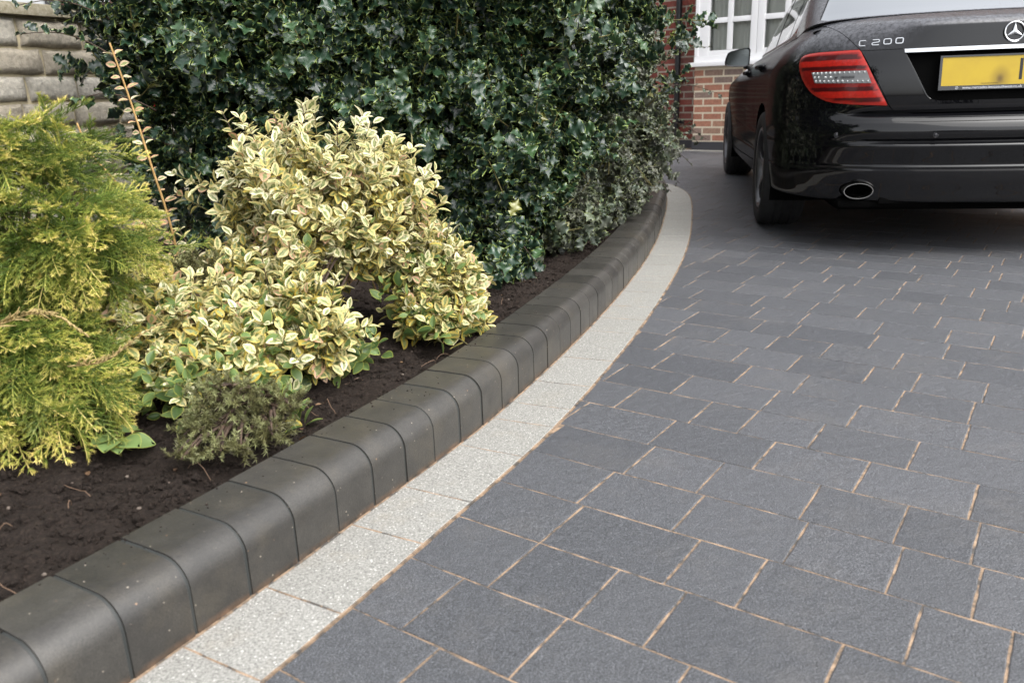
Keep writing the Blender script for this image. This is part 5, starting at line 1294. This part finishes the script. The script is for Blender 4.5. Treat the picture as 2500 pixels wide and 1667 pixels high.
# ---- parking sensors, exhausts, reflectors
for b in (-0.646, -0.27, 0.27, 0.646):
    mb = MB()
    c = ab(surf_rear(np.array(abs(b)), np.array(0.54)) - 0.0008, b, 0.54).ravel()
    mb.tube([c + np.array([0.0105 * math.cos(t), 0.0035 * abs(b) / 0.64 * -math.copysign(1, b) * -math.cos(t) * 0, 0.0105 * math.sin(t)]) for t in np.linspace(0, 2 * math.pi, 25)], 0.0011, 6)
    mb.add(IV * np.array([0.009, 0.0015, 0.009]) + c, [tuple(f) for f in IF])
    mb.build("parking_sensor", DKCHR, bumper, smooth=True)
EXM = simple("exhaust steel", (0.55, 0.54, 0.52), 0.22, 1.0)
for sgn in (-1, 1):
    V = []; n = 40; prof = [(0.0, 1.0, 1.0), (0.0, 0.955, 0.93), (0.01, 0.945, 0.915), (0.16, 0.93, 0.90)]
    outp = [(0.22, 0.97, 0.97), (0.012, 1.0, 1.0), (0.003, 1.008, 1.012)] + prof
    for (da, kx, kz) in outp:
        for t in np.arange(n) / n * 2 * math.pi: V.append((sgn * 0.541 + 0.063 * kx * math.cos(t), -0.938 + da - 0.004 * math.sin(t), 0.294 + 0.0355 * kz * math.sin(t)))
    F = [(i * n + j, i * n + (j + 1) % n, (i + 1) * n + (j + 1) % n, (i + 1) * n + j) for i in range(len(outp) - 1) for j in range(n)]
    ex_ = mesh_obj("exhaust_tip", V, F, EXM, car, smooth=True, sharp=50)
    mb = MB(); mb.add([(sgn * 0.541 + 0.06 * math.cos(t), -0.80, 0.294 + 0.034 * math.sin(t)) for t in np.arange(n) / n * 2 * math.pi], [tuple(range(n))])
    mb.tube([(sgn * 0.541 - 0.006, -0.87, 0.262), (sgn * 0.541 - 0.004, -0.87, 0.326)], 0.0012, 5); mb.build("exhaust_baffle", VOID, ex_)
# lower valance and underbody
mb = MB(); mb.box((-0.60, -0.80, 0.190), (0.60, -0.25, 0.232), bev=0.01); mb.box((-0.78, -0.30, 0.17), (0.78, 3.2, 0.215)); mb.box((-0.45, -0.93, 0.235), (0.10, -0.55, 0.262), bev=0.008); mb.box((-0.62, -0.90, 0.215), (-0.22, -0.45, 0.250), bev=0.02); mb.box((0.22, -0.90, 0.215), (0.62, -0.45, 0.250), bev=0.02)
mb.build("underbody", VOID, car)
# ---- greenhouse
def gl_ring(t, n=70):
    La = np.interp(t, [0, 0.1, 0.3, 0.6, 0.85, 1.0], [0.705, 0.615, 0.445, 0.20, -0.00, -0.12]); w = np.interp(t, [0, 0.25, 0.5, 0.75, 1.0], [0.738, 0.705, 0.663, 0.615, 0.555]); Fa = np.interp(t, [0, 1], [2.02, 1.10])
    a0r = -La + 0.42 - 0.1 * t; a0f = Fa - 0.5
    th = np.linspace(0, math.pi / 2, 300); nx_ = 3.3; b = w * np.sin(th) ** (2 / nx_); a = a0r - (La + a0r) * np.cos(th) ** (2 / nx_)
    th2 = np.linspace(0, math.pi / 2, 200)[1:]; a2 = a0f + (Fa - a0f) * np.sin(th2) ** (2 / 2.6); b2 = w * np.cos(th2) ** (2 / 2.6)
    P = np.stack([np.concatenate([a, np.linspace(a0r, a0f, 100)[1:-1], a2]), np.concatenate([b, np.full(98, w), b2])], 1)
    return resample(P, n=n * 3)
GT = np.linspace(0, 1, 40); GR = np.array([gl_ring(t) for t in GT]); gA, gB = GR[..., 0], GR[..., 1]
gZ0 = np.where(gA < -0.05, 0.992 + 0.046 * sstep(-gA, 0.05, 0.65), 0.992 - 0.034 * (gA + 0.05)); gT = np.repeat(GT[:, None], gA.shape[1], 1)
zroof = 1.415 - 0.02 * np.clip((gA - 1.0), 0, 1) - 0.015 * np.clip(0.35 - gA, 0, 1)
gZ = (gZ0[0] + np.where(gA[0] < -0.3, crown(gB[0], 1.04 + 0 * gB[0]), 0))[None, :] * (1 - gT) + zroof * gT
GV = ab(gA, -gB, gZ).reshape(-1, 3); GFc = grid_faces(*gA.shape); GE = {"a": gA.ravel(), "b": gB.ravel(), "z": gZ.ravel(), "t": gT.ravel()}
REARW = [(0.0, 0.012), (0.668, 0.012), (0.692, 0.05), (0.50, 0.90), (0.46, 0.94), (0.0, 0.955)]
REARW = np.array(REARW + [(-0.46, 0.94), (-0.5, 0.9), (-0.692, 0.05), (-0.668, 0.012)])
f_rw = lambda E: np.where((E["a"] < 0.55), -poly_sdf(np.stack([E["b"], E["t"]], 1), REARW), -1.0)
DLO = np.array([(-0.06, 1.008), (0.0, 1.185), (0.16, 1.275), (0.42, 1.338), (0.75, 1.362), (1.05, 1.355), (1.25, 1.305), (1.60, 1.13), (1.84, 0.962), (1.80, 0.945)])
f_side = lambda E: np.where(E["b"] > 0.5, -poly_sdf(np.stack([E["a"], E["z"]], 1), DLO), -1.0)
WSH = np.array([(0.0, 0.02), (0.655, 0.02), (0.48, 0.95), (-0.48, 0.95), (-0.655, 0.02)])
f_ws = lambda E: np.where(E["a"] > 1.0, -poly_sdf(np.stack([E["b"], E["t"]], 1), WSH), -1.0)
panel("roof_pillars", [lambda E: -f_rw(E), lambda E: -f_side(E), lambda E: -f_ws(E)], PAINT, car, V0=GV, F0=GFc, ex=GE, flange=0.012)
gm = NT("tinted car glass"); gmv = gm.obj()
gdr = gm.bump(gm.ramp(gm.vor(gmv, 150), [(0.08, 1.0), (0.3, 0.0)]), 0.12, 0.0008)
gm.P(Base_Color=(0.012, 0.020, 0.018), Roughness=0.03, Specular_IOR_Level=0.9, Coat_Weight=1.0, Coat_Roughness=0.01, Coat_IOR=1.7, Normal=gdr)
gr_ = NT("rear glass"); gr_.P(Base_Color=(0.36, 0.38, 0.40), Metallic=1.0, Roughness=0.04, Coat_Weight=1.0, Coat_Roughness=0.01, Normal=gr_.bump(gr_.ramp(gr_.vor(gr_.obj(), 150), [(0.08, 1.0), (0.3, 0.0)]), 0.10, 0.0008))
rg = panel("rear_window", [lambda E: f_rw(E) - 0.004], gr_.m, car, V0=GV, F0=GFc, ex=GE, off=-0.003, flange=0.0)
panel("rear_window_seal", [lambda E: f_rw(E) + 0.010, lambda E: 0.012 - f_rw(E)], BLK, rg, V0=GV, F0=GFc, ex=GE, off=-0.005, flange=0.0)
for (a0, a1) in ((-0.2, 0.235), (0.262, 0.80), (0.86, 1.95)):
    for sd_i in (1, -1):
        panel("side_window", [lambda E: f_side(E) - 0.010, lambda E: E["a"] - a0, lambda E: a1 - E["a"]], gm.m, car, both=False, V0=GV * np.array([sd_i, 1, 1]), F0=GFc, ex=GE, off=-0.004, flange=0.0)
panel("window_surround", [lambda E: f_side(E) + 0.002], BLK, car, V0=GV, F0=GFc, ex=GE, off=-0.008, flange=0.0)
panel("window_trim", [lambda E: f_side(E) + 0.006, lambda E: 0.006 - f_side(E)], simple("satin window trim", (0.35, 0.36, 0.37), 0.3, 0.9), car, V0=GV, F0=GFc, ex=GE, off=0.0015, flange=0.004)
panel("windscreen", [lambda E: f_ws(E) - 0.004], gm.m, car, V0=GV, F0=GFc, ex=GE, off=-0.003, flange=0.0)
# roof skin and bonnet close the top
def cap(ring_a, ring_b, ring_z, crown, name, mat):
    V, k = [], len(ring_a); am = 0.5 * (ring_a.min() + ring_a.max()); ks = np.linspace(1, 0, 14)
    for q_ in ks:
        V.append(ab(am + (ring_a - am) * (0.02 + 0.98 * q_), -ring_b * q_, ring_z + crown * (1 - q_ ** 2)))
    V = np.array(V).reshape(-1, 3); F = grid_faces(14, k); N = vnormals(V, F)
    if N[:, 2].mean() < 0: F = orient(F)
    V, F = mirror(V, F); return mesh_obj(name, V, F, mat, car, smooth=True, sharp=50)
cap(gA[-1], gB[-1], gZ[-1], 0.035, "roof", PAINT)
m_ = VA[-1] > 1.7
nbn = int(m_.sum()); V = []
for q_ in np.linspace(1, 0, 14):
    V.append(ab(np.maximum(VA[-1][m_] * (0.06 * (1 - q_) * 0 + 1), 1.7), -VB[-1][m_] * q_, VZ[-1][m_] + 0.035 * (1 - q_ ** 2)))
V = np.array(V).reshape(-1, 3); F = grid_faces(14, nbn); N = vnormals(V, F)
if N[:, 2].mean() < 0: F = orient(F)
V, F = mirror(V, F); mesh_obj("bonnet", V, F, PAINT, car, smooth=True, sharp=50)
# deck panel under the rear glass (scuttle)
V = []
for q_ in np.linspace(0, 1, 4): V.append(ab(VA[-1][:NR] * (1 - q_) + (gA[0][:1].mean() + 0.12) * q_, -VB[-1][:NR], VZ[-1][:NR] - 0.008 - 0.01 * q_))
V = np.array(V).reshape(-1, 3); F = grid_faces(4, NR); V, F = mirror(V, F); mesh_obj("parcel_shelf", V, F + orient(F), VOID, car)
mb = MB(); mb.add(np.array([(x, y, z) for x, y, z in ((-0.70, -0.35, 1.0), (0.70, -0.35, 1.0), (0.70, 2.0, 0.92), (-0.70, 2.0, 0.92))]), [(0, 1, 2, 3)]); mb.build("cabin_floor", VOID, car)
# ---- seams on the flanks
def flank_w(a, z):
    zz = np.where(z <= 0.67, z, 0.67 + (z - 0.67) * (1.040 - 0.67) / (ztop(a) - 0.67)); return np.interp(zz, RZ, RW) * wfac(a)
mb = MB()
SEAMS = {-1: MB(), 1: MB()}
def seam(pts, w=0.004, o=0.0012):
    P = resample(np.array(pts, float), 0.03)
    T = unit(np.gradient(P, axis=0)); Nn = np.stack([-T[:, 1], T[:, 0]], 1)
    for sg in (-1, 1):
        V = []
        for s_ in (-1, 1):
            Q = P + Nn * s_ * w / 2; V.append(ab(Q[:, 0], sg * (flank_w(Q[:, 0], Q[:, 1]) + o), Q[:, 1]))
        V = np.concatenate(V); k = len(P); F = [(i, i + 1, k + i + 1, k + i) for i in range(k - 1)]; SEAMS[sg].add(V, F + orient(F))
seam([(0.33, 0.322), (1.78, 0.292), (2.35, 0.300)], 0.006); seam([(0.33, 0.40), (0.44, 0.62), (0.40, 0.80), (0.22, 0.985)]); seam([(1.02, 0.30), (0.99, 0.62), (0.95, 0.80), (0.93, 0.955)]); seam([(2.10, 0.30), (2.16, 0.6), (2.05, 0.80), (1.98, 0.92)])
for sg in (-1, 1): SEAMS[sg].build("door_seams", VOID, body)
for sg in (-1, 1):
    for a0, z0 in ((0.38, 0.862), (1.14, 0.838)):
        mb = MB()
        pts = [(a0 + x, z0 - 0.012 * x) for x in np.linspace(0, 0.20, 9)]
        P = np.array([ab(a_, sg * (flank_w(np.array(a_), np.array(z_)) + 0.030 * math.sin(math.pi * min(1, max(0, k / 8))) ** 0.6), z_).ravel() for k, (a_, z_) in enumerate(pts)])
        mb.tube(P, 0.0125, 10); mb.build("door_handle", PAINT, body, smooth=True)
# ---- mirrors
for sg in (-1, 1):
    c = np.array([sg * MIR[1], MIR[0], MIR[2]])
    prof = np.array(MIRP); prof = prof * np.array([sg, 1])
    V = []; k = len(prof); rings = [(-0.000, 0.90), (-0.004, 1.0), (0.02, 1.02), (0.06, 0.97), (0.095, 0.80), (0.115, 0.5), (0.12, 0.1)]
    for d_, sc in rings:
        for (x, z) in prof: V.append((c[0] + x * sc, c[1] + d_, c[2] + z * sc))
    F = [(i * k + j, i * k + (j + 1) % k, (i + 1) * k + (j + 1) % k, (i + 1) * k + j) for i in range(len(rings) - 1) for j in range(k)] + [tuple(range((len(rings) - 1) * k, len(rings) * k))]
    mo = mesh_obj("door_mirror", V, F, PAINT, car, smooth=True, sharp=60)
    mb = MB(); mb.add([(c[0] + x * 0.90, c[1] + 0.003, c[2] + z * 0.90) for x, z in prof], [tuple(range(k)), tuple(range(k))[::-1]]); mb.build("mirror_glass", simple("mirror glass", (0.20, 0.22, 0.225), 0.10, 1.0), mo)
    mb = MB(); mb.tube([c + np.array([-sg * 0.05, 0.05, -0.062]), c + np.array([-sg * 0.13, 0.06, -0.075]), np.array([sg * 0.78, c[1] + 0.05, c[2] - 0.075])], 0.018, 8); mb.build("mirror_arm", BLK, mo, smooth=True)
# ---- wheels
TYR = NT("tyre rubber"); tv = TYR.obj(); TYR.P(Base_Color=TYR.ramp(TYR.noise(tv, 30, 4), [(0.3, (0.010, 0.010, 0.011)), (0.7, (0.022, 0.022, 0.023))]), Roughness=0.75)
RIM = simple("grey alloy", (0.11, 0.11, 0.115), 0.30, 0.9)
def wheel(loc, sgn):
    w = empty("wheel", (0, 0, 0)); w.parent = car; w.location = loc
    hw = 0.112
    prof = [(0.222, hw - 0.012), (0.232, hw - 0.002), (0.255, hw + 0.003), (0.285, hw + 0.002), (0.300, hw - 0.006), (0.309, hw - 0.020), (0.3135, hw - 0.034)]
    tread = []
    for i, x in enumerate(np.linspace(hw - 0.036, -(hw - 0.036), 25)): tread.append((0.3165 - (0.006 if i in (5, 6, 11, 12, 13, 18, 19) else 0), x))
    P = prof + tread + [(r, -x) for r, x in prof[::-1]]
    n = 96; V, F = [], []
    for i in range(n):
        t = 2 * math.pi * i / n
        for r, x in P:
            rr = r - (0.004 if (abs(x) > 0.07 and r > 0.305 and i % 2 == 0) else 0); V.append((x * sgn, rr * math.cos(t), rr * math.sin(t)))
    k = len(P); F = [(i * k + j, i * k + j + 1, ((i + 1) % n) * k + j + 1, ((i + 1) % n) * k + j) for i in range(n) for j in range(k - 1)]
    V = np.array(V); flat = V[:, 2] < -0.3135; V[flat, 2] = -0.3135
    mesh_obj("tyre", V, F, TYR.m, w, smooth=True, sharp=40)
    mb = MB(); pr = [(0.224, hw - 0.010), (0.218, hw - 0.004), (0.208, hw - 0.006), (0.200, hw - 0.020), (0.195, 0.03), (0.190, -hw + 0.01)]; V = []
    for i in range(n):
        t = 2 * math.pi * i / n; V += [(x * sgn, r * math.cos(t), r * math.sin(t)) for r, x in pr]
    k = len(pr); mb.add(V, [(i * k + j, i * k + j + 1, ((i + 1) % n) * k + j + 1, ((i + 1) % n) * k + j) for i in range(n) for j in range(k - 1)])
    for s_ in range(5):
        an = s_ * 2 * math.pi / 5 + 0.35
        for da in (-0.13, 0.13):
            secs = []
            for q_, wdt in ((0.0, 0.026), (0.4, 0.019), (0.8, 0.018), (1.0, 0.026)):
                r = 0.035 + q_ * 0.170; ang = an + da * (0.5 + 0.5 * q_); d = np.array([0, math.cos(ang), math.sin(ang)]); e = np.array([0, -math.sin(ang), math.cos(ang)])
                xo = (hw - 0.035 + 0.022 * math.sin(q_ * 2.2) - 0.008 * q_) * sgn; cc = d * r
                secs.append([cc + e * wdt / 2 + np.array([xo - 0.012 * sgn, 0, 0]), cc + e * wdt / 3 + np.array([xo, 0, 0]), cc - e * wdt / 3 + np.array([xo, 0, 0]), cc - e * wdt / 2 + np.array([xo - 0.012 * sgn, 0, 0]), cc + np.array([xo - 0.035 * sgn, 0, 0])])
            V = np.array(secs).reshape(-1, 3); mb.add(V, [(i * 5 + j, i * 5 + (j + 1) % 5, (i + 1) * 5 + (j + 1) % 5, (i + 1) * 5 + j) for i in range(3) for j in range(5)])
    hub = [(0.062, hw - 0.055), (0.060, hw - 0.028), (0.034, hw - 0.022), (0.0, hw - 0.020)]; V = []
    for i in range(40):
        t = 2 * math.pi * i / 40; V += [(x * sgn, r * math.cos(t), r * math.sin(t)) for r, x in hub]
    mb.add(V, [(i * 4 + j, i * 4 + j + 1, ((i + 1) % 40) * 4 + j + 1, ((i + 1) % 40) * 4 + j) for i in range(40) for j in range(3)])
    mb.build("rim", RIM, w, smooth=True, sharp=40)
    mb = MB(); V = []
    for r, x in ((0.17, 0.03), (0.17, 0.005), (0.06, 0.0)): V += [(x * sgn, r * math.cos(t), r * math.sin(t)) for t in np.arange(40) / 40 * 2 * math.pi]
    mb.add(V, [(i * 40 + j, i * 40 + (j + 1) % 40, (i + 1) * 40 + (j + 1) % 40, (i + 1) * 40 + j) for i in range(2) for j in range(40)]); mb.add([(0.03 * sgn, 0.17 * math.cos(t), 0.17 * math.sin(t)) for t in np.arange(40) / 40 * 2 * math.pi], [tuple(range(40)), tuple(range(40))[::-1]])
    mb.add([(-0.02 * sgn, 0.2 * math.cos(t), 0.2 * math.sin(t)) for t in np.arange(40) / 40 * 2 * math.pi], [tuple(range(40)), tuple(range(40))[::-1]])
    mb.build("brake_disc", simple("dull steel disc", (0.10, 0.10, 0.10), 0.5, 0.8), w)
for a in (0.0, 2.76):
    for sg in (-1, 1): wheel((sg * 0.770, a, 0.3135), sg)
# wheel housings
for a in (0.0, 2.76):
    for sg in (-1, 1):
        mb = MB(); V = []; n = 30
        for i in range(n + 1):
            t = math.pi * i / n * 1.25 - 0.125 * math.pi
            V += [(sg * 0.855, a + 0.362 * math.cos(t), 0.315 + 0.362 * math.sin(t)), (sg * 0.45, a + 0.362 * math.cos(t), 0.315 + 0.362 * math.sin(t))]
        F = [(2 * i, 2 * i + 1, 2 * i + 3, 2 * i + 2) for i in range(n)]; mb.add(V, F + orient(F))
        mb.add([V[2 * i + 1] for i in range(n + 1)], [tuple(range(n + 1)), tuple(range(n + 1))[::-1]])
        mb.build("wheel_housing", VOID, car)
# headlamps at the unseen front end
for sg in (-1, 1):
    mb = MB(); mb.add(IV * np.array([0.17, 0.10, 0.075]) + np.array([sg * 0.62, 3.20, 0.66]), [tuple(f) for f in IF]); mb.build("headlamp", simple("clear headlamp", (0.55, 0.56, 0.58), 0.1, 0.5), car, smooth=True)

# ------------------------------------------------------------------ trees across the road behind the viewer: they show only as reflections in the car
def back_tree(loc, h, rad, label, seed):
    e = empty("broadleaf_tree", loc); tag(e, label, "tree", "trees across the road reflected in the car"); r = np.random.default_rng(seed)
    mb = MB(); mb.tube([(0.1 * math.sin(z), 0.08 * math.cos(z), z) for z in np.linspace(-0.05, h * 0.8, 9)], np.linspace(0.22, 0.05, 9), 8)
    for i in range(14):
        z = h * (0.25 + 0.5 * r.random()); an = r.uniform(0, 6.28); L = rad * r.uniform(0.5, 0.95); mb.tube([(0, 0, z), (L * .5 * math.cos(an), L * .5 * math.sin(an), z + 0.25 * L), (L * math.cos(an), L * math.sin(an), z + 0.6 * L)], (0.06, 0.04, 0.015), 5)
    mb.build("trunk", M["bark"], e, smooth=True)
    cl = r.normal(size=(26, 3)); cl = unit(cl) * r.random((26, 1)) ** 0.4 * np.array([rad, rad, h * 0.46]) * 0.85 + np.array([0, 0, h * 0.48])
    n = 9000; c = cl[r.integers(0, 26, n)] + r.normal(size=(n, 3)) * rad * 0.20
    d = unit(r.normal(size=(n, 3))); u = unit(np.cross(d, r.normal(size=(n, 3)))); w_ = np.cross(d, u); s = r.uniform(0.10, 0.22, (n, 1))
    V = np.stack([c - u * s, c - w_ * s * 0.5, c + u * s, c + w_ * s * 0.5], 1).reshape(-1, 3)
    mesh_obj("crown", V, np.arange(n * 4).reshape(n, 4), TREEL, e)
tl = NT("tree leaf"); tl.P(Base_Color=(0.035, 0.055, 0.02), Roughness=0.6); TREEL = tl.m
back_tree((1.5, -21.0, -0.05), 5.0, 3.8, "bushy tree behind the viewer reflected in the middle of the boot lid", 1)
back_tree((13.0, -19.0, -0.05), 7.0, 2.6, "tall tree behind the viewer reflected at the right of the boot lid", 2)
back_tree((-15.0, -12.0, -0.05), 8.0, 4.0, "broad tree behind the viewer reflected in the rear wing", 3)
back_tree((-20.0, -3.0, -0.05), 9.0, 4.5, "widest tree off to the left reflected in the rear bumper corner", 4)
